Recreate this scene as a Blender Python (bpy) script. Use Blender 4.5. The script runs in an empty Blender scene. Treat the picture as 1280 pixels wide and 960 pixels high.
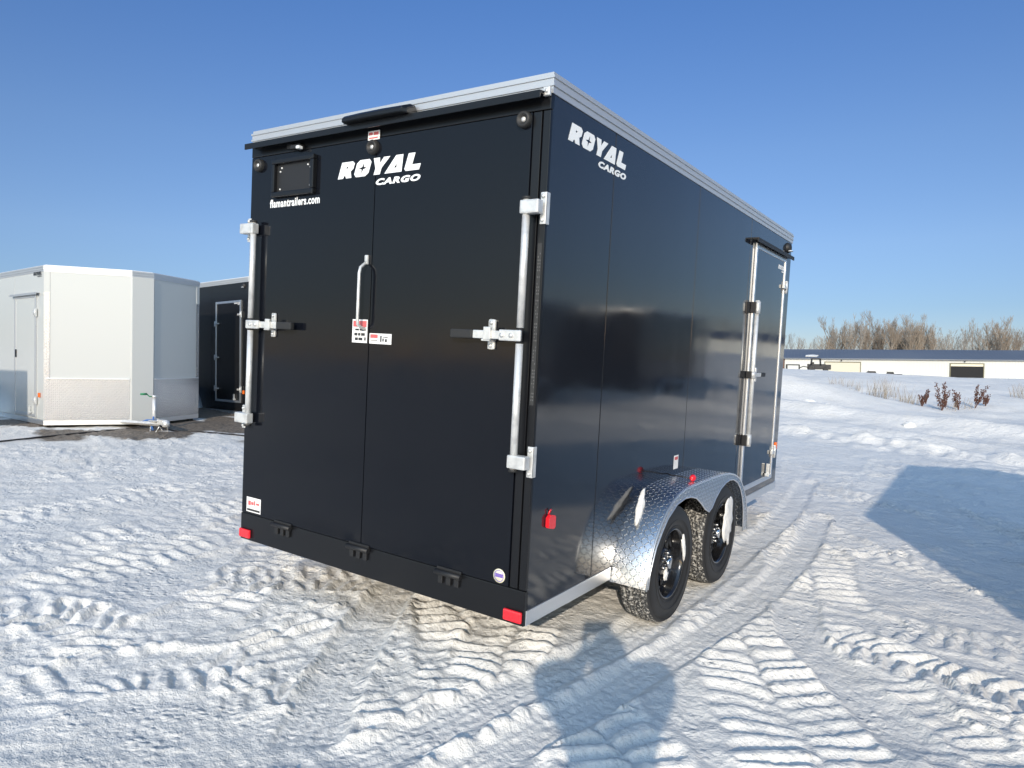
import bpy, bmesh, math, random
import numpy as np
from mathutils import Vector, Matrix
random.seed(7); rng=np.random.default_rng(7)
S=bpy.context.scene
COL=S.collection
R=math.radians
# ------------------------------------------------------------------ camera, sky, sun, exposure
Q=Matrix(((0.99887,0.00014,0.04753),(0.00014,0.99998,-0.00592),(-0.04753,0.00592,0.99885)))  # the sloping lot, relative to level
Q4=Matrix.Translation(Vector((2.7113,-2.6815,1.5696)))@Q.to_4x4()@Matrix.Translation(-Vector((2.7113,-2.6815,1.5696)))
CAM=Vector((2.7113,-2.6815,1.5696))
cr=Vector((0.82875,0.55942,0.015)); cf=Vector((-0.559,0.82879,-0.025)); cu=Vector((-0.02642,0.01233,0.99957))
cd=bpy.data.cameras.new('camera'); cam=bpy.data.objects.new('camera',cd); COL.objects.link(cam)
M=Matrix((cr,cu,-cf)).transposed().to_4x4(); M.translation=CAM; cam.matrix_world=M
cd.sensor_width=36; cd.lens=36*885.1/1280; cd.clip_start=0.03; cd.clip_end=6000
S.camera=cam
SUN_AZ=R(26.0); SUN_EL=R(21.5)          # light travels toward -X by SUN_AZ from +Y
trav=Q@Vector((-math.sin(SUN_AZ)*math.cos(SUN_EL),math.cos(SUN_AZ)*math.cos(SUN_EL),-math.sin(SUN_EL)))
w=bpy.data.worlds.new('World'); S.world=w; w.use_nodes=True
nt=w.node_tree; nt.nodes.clear()
sky=nt.nodes.new('ShaderNodeTexSky'); sky.sky_type='NISHITA'; sky.sun_disc=False
sky.sun_elevation=math.asin(-trav.z); sky.sun_rotation=math.atan2(-trav.x,-trav.y)
sky.altitude=600; sky.air_density=1.0; sky.dust_density=0.15; sky.ozone_density=6.0
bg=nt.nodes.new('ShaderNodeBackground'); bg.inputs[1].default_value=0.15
wo=nt.nodes.new('ShaderNodeOutputWorld')
# less glare low down than the model gives; warm boost added sunward fills shade
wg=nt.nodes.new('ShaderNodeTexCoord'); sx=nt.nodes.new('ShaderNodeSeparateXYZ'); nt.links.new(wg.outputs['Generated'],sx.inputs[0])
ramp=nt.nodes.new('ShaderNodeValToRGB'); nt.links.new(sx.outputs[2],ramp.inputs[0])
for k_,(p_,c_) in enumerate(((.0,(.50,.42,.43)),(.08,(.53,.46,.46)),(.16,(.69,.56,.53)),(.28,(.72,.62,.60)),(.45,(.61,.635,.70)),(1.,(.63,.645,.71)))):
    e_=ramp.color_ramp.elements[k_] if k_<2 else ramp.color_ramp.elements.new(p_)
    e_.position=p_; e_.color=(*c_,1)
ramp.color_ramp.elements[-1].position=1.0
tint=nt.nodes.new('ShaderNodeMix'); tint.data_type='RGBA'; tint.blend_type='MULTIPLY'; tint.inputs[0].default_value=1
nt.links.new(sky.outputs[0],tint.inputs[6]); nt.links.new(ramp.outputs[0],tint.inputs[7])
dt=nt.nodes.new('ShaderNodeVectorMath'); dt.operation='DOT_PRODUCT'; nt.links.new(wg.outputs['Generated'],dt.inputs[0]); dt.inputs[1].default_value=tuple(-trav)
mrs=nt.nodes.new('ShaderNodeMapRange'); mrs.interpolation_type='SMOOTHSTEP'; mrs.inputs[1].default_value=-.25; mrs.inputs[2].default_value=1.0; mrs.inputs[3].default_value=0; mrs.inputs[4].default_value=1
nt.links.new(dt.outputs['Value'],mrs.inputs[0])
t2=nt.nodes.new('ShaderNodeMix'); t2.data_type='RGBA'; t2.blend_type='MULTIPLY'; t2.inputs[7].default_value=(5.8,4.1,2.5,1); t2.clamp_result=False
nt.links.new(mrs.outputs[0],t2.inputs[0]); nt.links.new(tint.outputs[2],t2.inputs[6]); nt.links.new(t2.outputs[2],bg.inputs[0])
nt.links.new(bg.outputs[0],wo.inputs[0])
sd=bpy.data.lights.new('sun','SUN'); sd.energy=2.5; sd.angle=R(0.53); sd.color=(1.0,0.90,0.76)
sun=bpy.data.objects.new('sun',sd); COL.objects.link(sun); sun.rotation_euler=trav.to_track_quat('-Z','Y').to_euler()
S.view_settings.view_transform='Standard'; S.view_settings.look='None'; S.view_settings.gamma=1
S.view_settings.exposure=0.50; S.view_settings.use_curve_mapping=False
S.render.engine='CYCLES'

# ------------------------------------------------------------------ materials
MATS={}
def mat(name,col,rough=.5,metal=0.,coat=0.,noise=None,bump=None,spec=.5):
    if name in MATS: return MATS[name]
    m=bpy.data.materials.new(name); m.use_nodes=True; n=m.node_tree; b=n.nodes['Principled BSDF']
    b.inputs['Base Color'].default_value=(*col,1); b.inputs['Roughness'].default_value=rough
    b.inputs['Metallic'].default_value=metal; b.inputs['Coat Weight'].default_value=coat
    b.inputs['Coat Roughness'].default_value=.03
    b.inputs['Specular IOR Level'].default_value=spec
    tc=n.nodes.new('ShaderNodeTexCoord')
    if noise:                     # (scale, second colour, low, high)
        t=n.nodes.new('ShaderNodeTexNoise'); t.inputs['Scale'].default_value=noise[0]; t.inputs['Detail'].default_value=6
        r=n.nodes.new('ShaderNodeMapRange'); r.inputs[1].default_value=noise[2]; r.inputs[2].default_value=noise[3]
        x=n.nodes.new('ShaderNodeMix'); x.data_type='RGBA'
        x.inputs[6].default_value=(*col,1); x.inputs[7].default_value=(*noise[1],1)
        n.links.new(tc.outputs['Object'],t.inputs['Vector']); n.links.new(t.outputs[0],r.inputs[0]); n.links.new(r.outputs[0],x.inputs[0]); n.links.new(x.outputs[2],b.inputs['Base Color'])
    if bump:                      # (scale, strength, distance)
        t=n.nodes.new('ShaderNodeTexNoise'); t.inputs['Scale'].default_value=bump[0]; t.inputs['Detail'].default_value=3
        u=n.nodes.new('ShaderNodeBump'); u.inputs['Strength'].default_value=bump[1]; u.inputs['Distance'].default_value=bump[2]
        n.links.new(tc.outputs['Object'],t.inputs['Vector']); n.links.new(t.outputs[0],u.inputs['Height']); n.links.new(u.outputs[0],b.inputs['Normal'])
    MATS[name]=m; return m
def panel_mat(name,col,rough,wav):
    """painted sheet metal: glossy, with the slow waves of thin skin, faint dust"""
    m=mat(name,col,rough,0,.0)
    n=m.node_tree; b=n.nodes['Principled BSDF']; tc=n.nodes.new('ShaderNodeTexCoord')
    t=n.nodes.new('ShaderNodeTexNoise'); t.inputs['Scale'].default_value=1.6; t.inputs['Detail'].default_value=1.5
    mp=n.nodes.new('ShaderNodeMapping'); mp.inputs['Scale'].default_value=(1,1,.45)
    u=n.nodes.new('ShaderNodeBump'); u.inputs['Strength'].default_value=wav; u.inputs['Distance'].default_value=.02
    n.links.new(tc.outputs['Object'],mp.inputs[0]); n.links.new(mp.outputs[0],t.inputs['Vector']); n.links.new(t.outputs[0],u.inputs['Height']); n.links.new(u.outputs[0],b.inputs['Normal'])
    t2=n.nodes.new('ShaderNodeTexNoise'); t2.inputs['Scale'].default_value=3; t2.inputs['Detail'].default_value=7
    r=n.nodes.new('ShaderNodeMapRange'); r.inputs[1].default_value=.35; r.inputs[2].default_value=.75; r.inputs[3].default_value=rough; r.inputs[4].default_value=rough+(.08 if rough<.2 else .015)
    n.links.new(tc.outputs['Object'],t2.inputs['Vector']); n.links.new(t2.outputs[0],r.inputs[0]); n.links.new(r.outputs[0],b.inputs['Roughness'])
    return m
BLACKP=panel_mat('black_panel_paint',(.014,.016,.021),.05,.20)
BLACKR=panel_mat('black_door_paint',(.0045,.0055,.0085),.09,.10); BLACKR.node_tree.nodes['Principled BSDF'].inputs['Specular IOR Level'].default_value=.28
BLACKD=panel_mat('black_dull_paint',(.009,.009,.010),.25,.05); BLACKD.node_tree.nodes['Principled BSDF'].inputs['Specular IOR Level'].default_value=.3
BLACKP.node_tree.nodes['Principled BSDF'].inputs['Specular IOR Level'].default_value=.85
WHITEP=panel_mat('white_panel_paint',(.53,.54,.52),.22,.06)
JAMB=mat('black_satin_paint',(.007,.0075,.009),.28,spec=.35)
BLACK=mat('black_matt',(.012,.012,.013),.55)
UNDER=mat('underframe_black',(.018,.018,.019),.6)
ALU=mat('brushed_aluminium',(.80,.81,.82),.34,.9,bump=(40,.05,.002))
TRIM=mat('anodised_roof_trim',(.56,.57,.58),.40,.6)
ZINC=mat('zinc_plated_steel',(.72,.72,.70),.36,.45,noise=(22,(.52,.52,.51),.45,.72))
CHROME=mat('chrome',(.75,.75,.75),.12,1.)
RUBBER=mat('black_rubber',(.018,.018,.018),.6)
RED=mat('red_lens',(.75,.018,.03),.18,coat=.5)
AMBER=mat('amber_lens',(.8,.16,.02),.2,coat=.5)
CLEAR=mat('clear_lens',(.75,.77,.78),.15,coat=.6)
VINYL=mat('white_vinyl',(.82,.83,.83),.45)
PAPER=mat('sticker_paper',(.80,.79,.77),.5)
STRED=mat('sticker_red',(.6,.12,.12),.5)
STBLK=mat('sticker_black',(.03,.03,.03),.5)
STPUR=mat('sticker_purple',(.18,.12,.42),.5)
STYEL=mat('sticker_cream',(.78,.74,.55),.5)
RIM=mat('black_rim_paint',(.01,.01,.011),.16,coat=.6)
BLUE=mat('blue_strap',(.06,.16,.42),.6)
GREEN=mat('green_grip',(.02,.22,.09),.5)
SNOWC=mat('packed_snow',(.78,.77,.74),.7,bump=(30,.6,.02))
ROOFW=mat('white_roof_sheet',(.75,.76,.78),.4)
WALLW=mat('cream_metal_siding',(.53,.535,.51),.5,noise=(.05,(.49,.495,.47),.4,.7))
ROOFB=mat('dark_roof_sheet',(.11,.13,.165),.5,noise=(.06,(.14,.16,.19),.4,.7))
BROWN=mat('brown_siding',(.13,.07,.05),.7)
DARK=mat('dark_interior',(.006,.006,.007),.8)
BARK=mat('grey_bark',(.24,.21,.18),.9)
TWIG=mat('brown_twigs',(.27,.22,.17),.9)
TWIG2=mat('grey_twigs',(.26,.235,.205),.9)
WEED=mat('dry_weed_brown',(.11,.05,.035),.9)
STRAW=mat('dry_straw',(.34,.28,.21),.9)
CORD=mat('black_cord',(.015,.012,.012),.5)
def tyre_mat():
    m=mat('tyre_rubber',(.019,.019,.020),.55); n=m.node_tree; b=n.nodes['Principled BSDF']
    return m
TYRE=tyre_mat()
def tread_mat():
    m=mat('snowy_tread',(.02,.02,.02),.6); n=m.node_tree; b=n.nodes['Principled BSDF']; tc=n.nodes.new('ShaderNodeTexCoord')
    t=n.nodes.new('ShaderNodeTexNoise'); t.inputs['Scale'].default_value=75; t.inputs['Detail'].default_value=5
    r=n.nodes.new('ShaderNodeMapRange'); r.inputs[1].default_value=.48; r.inputs[2].default_value=.66
    x=n.nodes.new('ShaderNodeMix'); x.data_type='RGBA'; x.inputs[6].default_value=(.03,.03,.03,1); x.inputs[7].default_value=(.5,.48,.44,1)
    n.links.new(tc.outputs['Object'],t.inputs['Vector']); n.links.new(t.outputs[0],r.inputs[0]); n.links.new(r.outputs[0],x.inputs[0]); n.links.new(x.outputs[2],b.inputs['Base Color'])
    return m
TREAD=tread_mat()
def diamond_mat(nm='diamond_plate',c_=(.66,.67,.68),bd=.005):
    """aluminium tread plate: raised lozenges in alternating directions, UV in metres"""
    m=bpy.data.materials.new(nm); m.use_nodes=True; n=m.node_tree; b=n.nodes['Principled BSDF']; L=n.links.new
    b.inputs['Metallic'].default_value=1; b.inputs['Base Color'].default_value=(*c_,1); b.inputs['Roughness'].default_value=.2
    def mth(op,a,b2=None,c=None):
        q=n.nodes.new('ShaderNodeMath'); q.operation=op
        for i,v in enumerate((a,b2,c)):
            if v is None: continue
            if isinstance(v,(int,float)): q.inputs[i].default_value=v
            else: L(v,q.inputs[i])
        return q.outputs[0]
    uv=n.nodes.new('ShaderNodeUVMap'); sp=n.nodes.new('ShaderNodeSeparateXYZ'); L(uv.outputs[0],sp.inputs[0])
    a=.026
    u=mth('DIVIDE',sp.outputs[0],a); v=mth('DIVIDE',sp.outputs[1],a)
    iu=mth('FLOOR',u); iv=mth('FLOOR',v)
    par=mth('PINGPONG',mth('ADD',iu,iv),1.0)             # 0 or 1
    sg=mth('SUBTRACT',mth('MULTIPLY',par,2.0),1.0)
    x=mth('SUBTRACT',mth('SUBTRACT',u,iu),.5); y=mth('SUBTRACT',mth('SUBTRACT',v,iv),.5)
    y=mth('MULTIPLY',y,sg)
    p=mth('MULTIPLY',mth('ADD',x,y),.7071); q=mth('MULTIPLY',mth('SUBTRACT',x,y),.7071)
    d=mth('ADD',mth('POWER',mth('ABSOLUTE',mth('DIVIDE',p,.52)),2.0),mth('POWER',mth('ABSOLUTE',mth('DIVIDE',q,.15)),2.0))
    mr=n.nodes.new('ShaderNodeMapRange'); mr.interpolation_type='SMOOTHSTEP'; mr.inputs[1].default_value=1.15; mr.inputs[2].default_value=.35; L(d,mr.inputs[0])
    bu=n.nodes.new('ShaderNodeBump'); bu.inputs['Strength'].default_value=1; bu.inputs['Distance'].default_value=bd; L(mr.outputs[0],bu.inputs['Height']); L(bu.outputs[0],b.inputs['Normal'])
    r=n.nodes.new('ShaderNodeMapRange'); r.inputs[3].default_value=.27; r.inputs[4].default_value=.36; L(mr.outputs[0],r.inputs[0]); L(r.outputs[0],b.inputs['Roughness'])
    return m
ATP=diamond_mat()
ATPD=diamond_mat('stone_guard_plate',(.58,.59,.61),.011)

# ------------------------------------------------------------------ mesh helpers
class MB:
    def __init__(s): s.bm=bmesh.new(); s.uv=s.bm.loops.layers.uv.new('UVMap')
    def face(s,pts,uvs=None,smooth=False):
        f=s.bm.faces.new([s.bm.verts.new(p) for p in pts]); f.smooth=smooth
        if uvs:
            for l,t in zip(f.loops,uvs): l[s.uv].uv=t
        return f
    def box(s,x0,x1,y0,y1,z0,z1,bev=0,mat_=None):
        b=bmesh.new(); bmesh.ops.create_cube(b,size=1)
        for v in b.verts: v.co=Vector(((x0+x1)/2+v.co.x*(x1-x0),(y0+y1)/2+v.co.y*(y1-y0),(z0+z1)/2+v.co.z*(z1-z0)))
        if bev: bmesh.ops.bevel(b,geom=list(b.edges),offset=bev,segments=2,profile=.6,affect='EDGES')
        s.add(b,mat_); return s
    def add(s,b,M_=None,smooth=False):
        if M_ is not None: b.transform(M_)
        vs={v:s.bm.verts.new(v.co) for v in b.verts}
        for f in b.faces:
            try: g=s.bm.faces.new([vs[v] for v in f.verts]); g.smooth=f.smooth or smooth
            except ValueError: pass
        b.free()
    def cyl(s,a,b_,r,r2=None,n=12,caps=True):
        return s.tube([a,b_],[r,r if r2 is None else r2],n,caps)
    def tube(s,pts,r,n=10,caps=True):
        pts=[Vector(p) for p in pts]; rs=r if isinstance(r,(list,tuple)) else [r]*len(pts)
        rings=[]; up=None
        for i,p in enumerate(pts):
            t=((pts[min(i+1,len(pts)-1)]-pts[max(i-1,0)])).normalized()
            if up is None: up=Vector((0,0,1)) if abs(t.z)<.9 else Vector((1,0,0))
            sd_=t.cross(up).normalized(); up=sd_.cross(t).normalized()
            rings.append([s.bm.verts.new(p+(sd_*math.cos(2*math.pi*k/n)+up*math.sin(2*math.pi*k/n))*rs[i]) for k in range(n)])
        for i in range(len(rings)-1):
            for k in range(n):
                f=s.bm.faces.new((rings[i][k],rings[i][(k+1)%n],rings[i+1][(k+1)%n],rings[i+1][k])); f.smooth=n>5
        if caps: s.bm.faces.new(rings[0][::-1]); s.bm.faces.new(rings[-1])
        return s
    def lathe(s,prof,c,axis,n=48,caps=False,rot0=0):
        """prof: (radius, along) pairs, around axis 'X' or 'Y' or 'Z' at c"""
        rings=[]
        for (r,h) in prof:
            ring=[]
            for k in range(n):
                a=2*math.pi*k/n+rot0; u,v=r*math.cos(a),r*math.sin(a)
                p={'X':(h,u,v),'Y':(u,h,v),'Z':(u,v,h)}[axis]
                ring.append(s.bm.verts.new(Vector(c)+Vector(p)))
            rings.append(ring)
        for i in range(len(rings)-1):
            for k in range(n):
                f=s.bm.faces.new((rings[i][k],rings[i][(k+1)%n],rings[i+1][(k+1)%n],rings[i+1][k])); f.smooth=True
        if caps: s.bm.faces.new(rings[0]); s.bm.faces.new(rings[-1])
        return s
    def prism(s,poly,z0,z1,axis='Z'):
        def P(a,b,c): return {'Z':(a,b,c),'X':(c,a,b),'Y':(a,c,b)}[axis]
        lo=[s.bm.verts.new(P(a,b,z0)) for a,b in poly]; hi=[s.bm.verts.new(P(a,b,z1)) for a,b in poly]
        s.bm.faces.new(lo[::-1]); s.bm.faces.new(hi)
        for i in range(len(poly)):
            j=(i+1)%len(poly); s.bm.faces.new((lo[i],lo[j],hi[j],hi[i]))
        return s
    def build(s,name,m,parent=None,bevel=0,smooth=False,recalc=True):
        if recalc: bmesh.ops.recalc_face_normals(s.bm,faces=s.bm.faces)
        if bevel: bmesh.ops.bevel(s.bm,geom=[e for e in s.bm.edges if e.is_manifold and e.calc_face_angle(0)>.5],offset=bevel,segments=2,affect='EDGES')
        me=bpy.data.meshes.new(name); s.bm.to_mesh(me); s.bm.free()
        for x in (m if isinstance(m,(list,tuple)) else [m]): me.materials.append(x)
        o=bpy.data.objects.new(name,me); COL.objects.link(o)
        if parent is not None: o.parent=parent
        return o
def empty(name,loc=(0,0,0),rz=0,label=None,cat=None,group=None,parent=None):
    o=bpy.data.objects.new(name,None); COL.objects.link(o); o.location=loc; o.rotation_euler=(0,0,rz); o.empty_display_size=.1
    if label: tag(o,label,cat,group)
    if parent is not None: o.parent=parent
    return o
def tag(o,label=None,cat=None,group=None,kind=None):
    if label: o['label']=label
    if cat: o['category']=cat
    if group: o['group']=group
    if kind: o['kind']=kind
    return o
def poly_mesh(splines,extr):
    """filled flat outlines with holes, as a mesh (even-odd) in XY, thickness extr"""
    c=bpy.data.curves.new('t','CURVE'); c.dimensions='2D'; c.fill_mode='BOTH'; c.extrude=extr
    for sp in splines:
        q=c.splines.new('POLY'); q.points.add(len(sp)-1); q.use_cyclic_u=True
        for i,p in enumerate(sp): q.points[i].co=(p[0],p[1],0,1)
    o=bpy.data.objects.new('t',c); COL.objects.link(o)
    dg=bpy.context.evaluated_depsgraph_get(); me=bpy.data.meshes.new_from_object(o.evaluated_get(dg)); bpy.data.objects.remove(o); return me
def text_mesh(txt,bold=.02,shear=0,extr=.01,space=1.0):
    c=bpy.data.curves.new('t','FONT'); c.body=txt; c.offset=bold; c.shear=shear; c.extrude=extr; c.size=1; c.space_character=space; c.resolution_u=3
    o=bpy.data.objects.new('t',c); COL.objects.link(o)
    dg=bpy.context.evaluated_depsgraph_get(); me=bpy.data.meshes.new_from_object(o.evaluated_get(dg)); bpy.data.objects.remove(o); return me
def fit_mesh(me,w_,h_):
    """scale a flat mesh to span exactly w_ x h_ from its lower left corner"""
    co=np.empty(len(me.vertices)*3); me.vertices.foreach_get('co',co); co=co.reshape(-1,3)
    mn=co.min(0); mx=co.max(0)
    co[:,0]=(co[:,0]-mn[0])/(mx[0]-mn[0])*w_; co[:,1]=(co[:,1]-mn[1])/(mx[1]-mn[1])*h_; co[:,2]=(co[:,2]-mn[2])/(mx[2]-mn[2])*.0008
    me.vertices.foreach_set('co',co.ravel()); return me
def place_flat(name,me,m,parent,origin,ex,ey):
    """put a flat mesh with its X along ex and Y along ey, lower left corner at origin"""
    ex=Vector(ex).normalized(); ey=Vector(ey).normalized(); ez=ex.cross(ey)
    X=Matrix((ex,ey,ez)).transposed().to_4x4(); X.translation=Vector(origin)
    me=me.copy(); me.transform(X); me.materials.clear(); me.materials.append(m); me.name=name
    o=bpy.data.objects.new(name,me); COL.objects.link(o); o.parent=parent; return o
def wide_word():
    sh=.28; sx=1.26; gap=1.12
    def star(cx,cy,r):
        return [(cx,cy+r),(cx+.06,cy+.07),(cx+r*.85,cy),(cx+.06,cy-.07),(cx,cy-r),(cx-.06,cy-.07),(cx-r*.85,cy),(cx-.06,cy+.07)]
    G=[[[(0,0),(0,1),(.78,1),(.95,.86),(.95,.55),(.80,.40),(.98,0),(.60,0),(.50,.16),(.42,.16),(.38,0)],[(.42,.60),(.54,.60),(.54,.70),(.42,.70)]],
       [[(.18,0),(0,.18),(0,.82),(.18,1),(.82,1),(1,.82),(1,.18),(.82,0)],star(.5,.5,.34)],
       [[(-.02,1),(.40,1),(.50,.66),(.66,1),(1.08,1),(.70,.38),(.70,0),(.28,0),(.28,.38)]],
       [[(-.12,0),(.34,1),(.80,1),(1.0,0)],[(.42,.28),(.58,.28),(.54,.50)]],
       [[(.14,0),(.02,.12),(.02,1),(.44,1),(.44,.34),(.98,.34),(.98,0)]]]
    out=[]
    for i,g in enumerate(G):
        for sp in g: out.append([((p[0]+i*gap)*sx+p[1]*sh*sx,p[1]) for p in sp])
    return poly_mesh(out,.01)
ME_WIDE=wide_word(); ME_CARGO=text_mesh('CARGO',.055,.25,.01,1.16); ME_URL=text_mesh('flamantrailers.com',.03,0,.01,1.12)
LOT=[]      # everything that stands on the sloping lot, turned with it at the end

def off_poly(poly,d):
    n=len(poly); out=[]
    for i in range(n):
        p0,p1,p2=[Vector(poly[(i+k)%n]) for k in (-1,0,1)]
        a=(p1-p0).normalized(); b=(p2-p1).normalized(); na=Vector((a.y,-a.x)); nb=Vector((b.y,-b.x))
        k=(na+nb); k=k/(1+na.dot(nb)); out.append(tuple(p1+k*d))
    return out

def snow_lump(name,c,size,label,seed=0,rot=(0,0,0)):
    r=random.Random(seed); b=bmesh.new(); bmesh.ops.create_icosphere(b,subdivisions=3,radius=1)
    ph=[r.uniform(0,6) for _ in range(6)]
    for v in b.verts:
        k=1+.16*math.sin(3*v.co.x+ph[0])*math.cos(4*v.co.z+ph[1])+.12*math.sin(7*v.co.y+ph[2]+3*v.co.z)+.10*math.sin(11*v.co.z+ph[3]+5*v.co.y)+r.uniform(-.04,.04)
        v.co=Vector((v.co.x*size[0],v.co.y*size[1],v.co.z*size[2]))*k
    m=MB(); m.add(b,Matrix.Rotation(rot[0],4,'X')@Matrix.Rotation(rot[1],4,'Y')@Matrix.Rotation(rot[2],4,'Z'),smooth=True)
    o=m.build(name,SNOWC); o.location=c; tag(o,label,'snow'); LOT.append(o); return o

# ------------------------------------------------------------------ trailer builder
def make_wheel(parent,x,y,z=.325,side=1):
    w_=MB(); r=.345
    prof=[(.205,-.085),(.235,-.097),(.27,-.103),(.31,-.100),(.331,-.090),(.340,-.080)]
    w_.lathe(prof,(x,y,z),'X',64); w_.lathe([(a,-h) for a,h in prof],(x,y,z),'X',64)
    for rr,hh in ((.325,.0965),(.262,.1045),(.222,.0955)):   # raised rings on the sidewall
        w_.lathe([(rr-.003,side*(hh-.002)),(rr,side*(hh+.0022)),(rr+.003,side*(hh-.002))],(x,y,z),'X',64)
    wh=empty('wheel',parent=parent)
    ty=w_.build('tyre',TYRE,wh)
    t=MB()
    grooves=[-.080,-.052,-.050,-.044,-.042,-.018,-.016,-.008,-.006,.006,.008,.016,.018,.042,.044,.050,.052,.080]
    gp=[(-.080,.340),(-.050,.346),(-.048,.336),(-.040,.336),(-.038,.347),(-.006,.348),(-.004,.337),(.004,.337),(.006,.348),(.038,.347),(.040,.336),(.048,.336),(.050,.346),(.080,.340)]
    n=180; rings=[]
    for (h,rr) in gp:
        ring=[]
        for k in range(n):
            a=2*math.pi*k/n; cut=.007 if ((k+int(h*120))%6==0) and rr>.339 else 0
            ring.append(t.bm.verts.new((x+h,y+(rr-cut)*math.cos(a),z+(rr-cut)*math.sin(a))))
        rings.append(ring)
    for i in range(len(rings)-1):
        for k in range(n): t.bm.faces.new((rings[i][k],rings[i][(k+1)%n],rings[i+1][(k+1)%n],rings[i+1][k]))
    t.build('tread',TREAD,wh)
    s=side; m=MB()
    m.lathe([(.207,s*.088),(.203,s*.092),(.196,s*.088),(.190,s*.070),(.186,s*.035),(.180,s*.02)],(x,y,z),'X',64)
    m.lathe([(.207,-s*.088),(.190,-s*.07),(.180,s*.02)],(x,y,z),'X',48)
    # disc: eight spokes with openings between
    m.lathe([(.0,s*.052),(.070,s*.052),(.082,s*.046),(.086,s*.034),(.086,s*.01)],(x,y,z),'X',40)
    for k in range(8):
        a=2*math.pi*k/8+.2; b=bmesh.new(); bmesh.ops.create_cube(b,size=1)
        for v in b.verts:
            f=v.co.y+.5; wd=.062-.012*(1-f); rr=.078+f*.108
            v.co=Vector((s*(.034-.010*f)+v.co.x*.010+ (0),rr,v.co.z*wd*1.0))
        bmesh.ops.bevel(b,geom=list(b.edges),offset=.003,segments=2,affect='EDGES')
        m.add(b,Matrix.Translation((x,y,z))@Matrix.Rotation(a,4,'X'),smooth=True)
    m.lathe([(.188,s*.022),(.150,s*.030),(.146,s*.022)],(x,y,z),'X',48)
    rim=m.build('rim',RIM,wh)
    m=MB(); m.lathe([(.094,s*.0),(.092,-s*.03),(.0,-s*.031)],(x,y,z),'X',32); m.lathe([(.18,-s*.035),(.0,-s*.036)],(x,y,z),'X',32); m.build('brake_drum',UNDER,wh)
    m=MB(); m.lathe([(.034,s*.050),(.034,s*.082),(.030,s*.088),(.0,s*.089)],(x,y,z),'X',24); m.build('hub_cap',CHROME,rim)
    for k in range(6):
        a=2*math.pi*k/6+.4; q=MB(); c=(x,y+.056*math.cos(a),z+.056*math.sin(a))
        q.lathe([(.011,s*.050),(.011,s*.066),(.006,s*.072),(0,s*.073)],c,'X',6); q.build('lug_nut',mat('dull_steel',(.35,.35,.35),.3,1.),rim)
    return wh

ARCH=[(.889,.278),(.905,.36),(.972,.49),(1.05,.57),(1.122,.63),(1.253,.690),(1.38,.705),(1.48,.698),(1.58,.675),(1.68,.625),(1.76,.575),(1.84,.545),(1.90,.565),(1.963,.615),(2.06,.665),(2.16,.692),(2.25,.701),(2.342,.692),(2.45,.655),(2.53,.60),(2.59,.53),(2.635,.44),(2.655,.35),(2.66,.262)]
OUT=[(.872,.278),(.885,.36),(.915,.45),(.963,.535),(1.03,.61),(1.102,.672),(1.18,.718),(1.27,.748),(1.38,.763),(1.50,.768),(1.75,.768),(1.95,.766),(2.10,.762),(2.25,.750),(2.37,.727),(2.47,.693),(2.55,.648),(2.62,.590),(2.68,.52),(2.725,.44),(2.76,.35),(2.780,.262)]
def make_fender(parent,x0,x1,s=1):
    fe=empty('fender',parent=parent)
    m=MB(); d=0; pts=[]
    for i,p in enumerate(OUT):
        if i: d+=math.dist(p,OUT[i-1])
        pts.append((p,d))
    X1=x1-s*.012
    def ring(x,off): return [m.bm.verts.new((x,*p)) for p in off]
    cols=[(x0,0.0,0.0),(X1,0.0,0.205),(x1-s*.004,-.004,.218),(x1,-.012,.23)]
    cx,cz=1.83,.35
    rows=[]
    for (p,dd) in pts:
        n_=Vector((p[0]-min(max(p[0],1.35),2.3),p[1]-.35)); n_.normalize(); rows.append([m.bm.verts.new((x,p[0]+n_.x*o,p[1]+n_.y*o)) for x,o,u in cols])
    for i in range(len(rows)-1):
        for j in range(len(cols)-1):
            f=m.bm.faces.new((rows[i][j],rows[i][j+1],rows[i+1][j+1],rows[i+1][j])); f.smooth=True
            us=[cols[j][2],cols[j+1][2],cols[j+1][2],cols[j][2]]; vs=[pts[i][1],pts[i][1],pts[i+1][1],pts[i+1][1]]
            for l,u,v in zip(f.loops,us,vs): l[m.uv].uv=(u,v)
    m.build('fender_top',ATP,fe,recalc=True)
    # face plate
    def samp(poly,n):
        L=[0]; 
        for i in range(1,len(poly)): L.append(L[-1]+math.dist(poly[i],poly[i-1]))
        out=[]
        for k in range(n):
            t=L[-1]*k/(n-1); i=max(j for j in range(len(L)) if L[j]<=t+1e-9); i=min(i,len(poly)-2); f=(t-L[i])/(L[i+1]-L[i]); out.append((poly[i][0]+(poly[i+1][0]-poly[i][0])*f,poly[i][1]+(poly[i+1][1]-poly[i][1])*f))
        return out
    # match by y so the strip is well formed
    A=samp(ARCH,60); O=[]
    for k,(y,z) in enumerate(A):
        t=k/59; O.append(samp(OUT,60)[k])
    m=MB()
    for i in range(59):
        q=[A[i],A[i+1],O[i+1],O[i]]; ins=.0
        m.face([(x1-s*.001,*p) for p in q],[(p[0],p[1]) for p in q])
        m.face([(x1-s*.004,*p) for p in q],[(p[0],p[1]) for p in q])
    m.build('fender_skirt',ATP,fe,recalc=True)
    m=MB(); m.tube([(x1-s*.002,*p) for p in ARCH],.005,8); m.tube([(x1-s*.004,p[0],p[1]-.005) for p in OUT],.006,8); m.build('rolled_edge',ALU,fe)
    return fe

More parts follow.
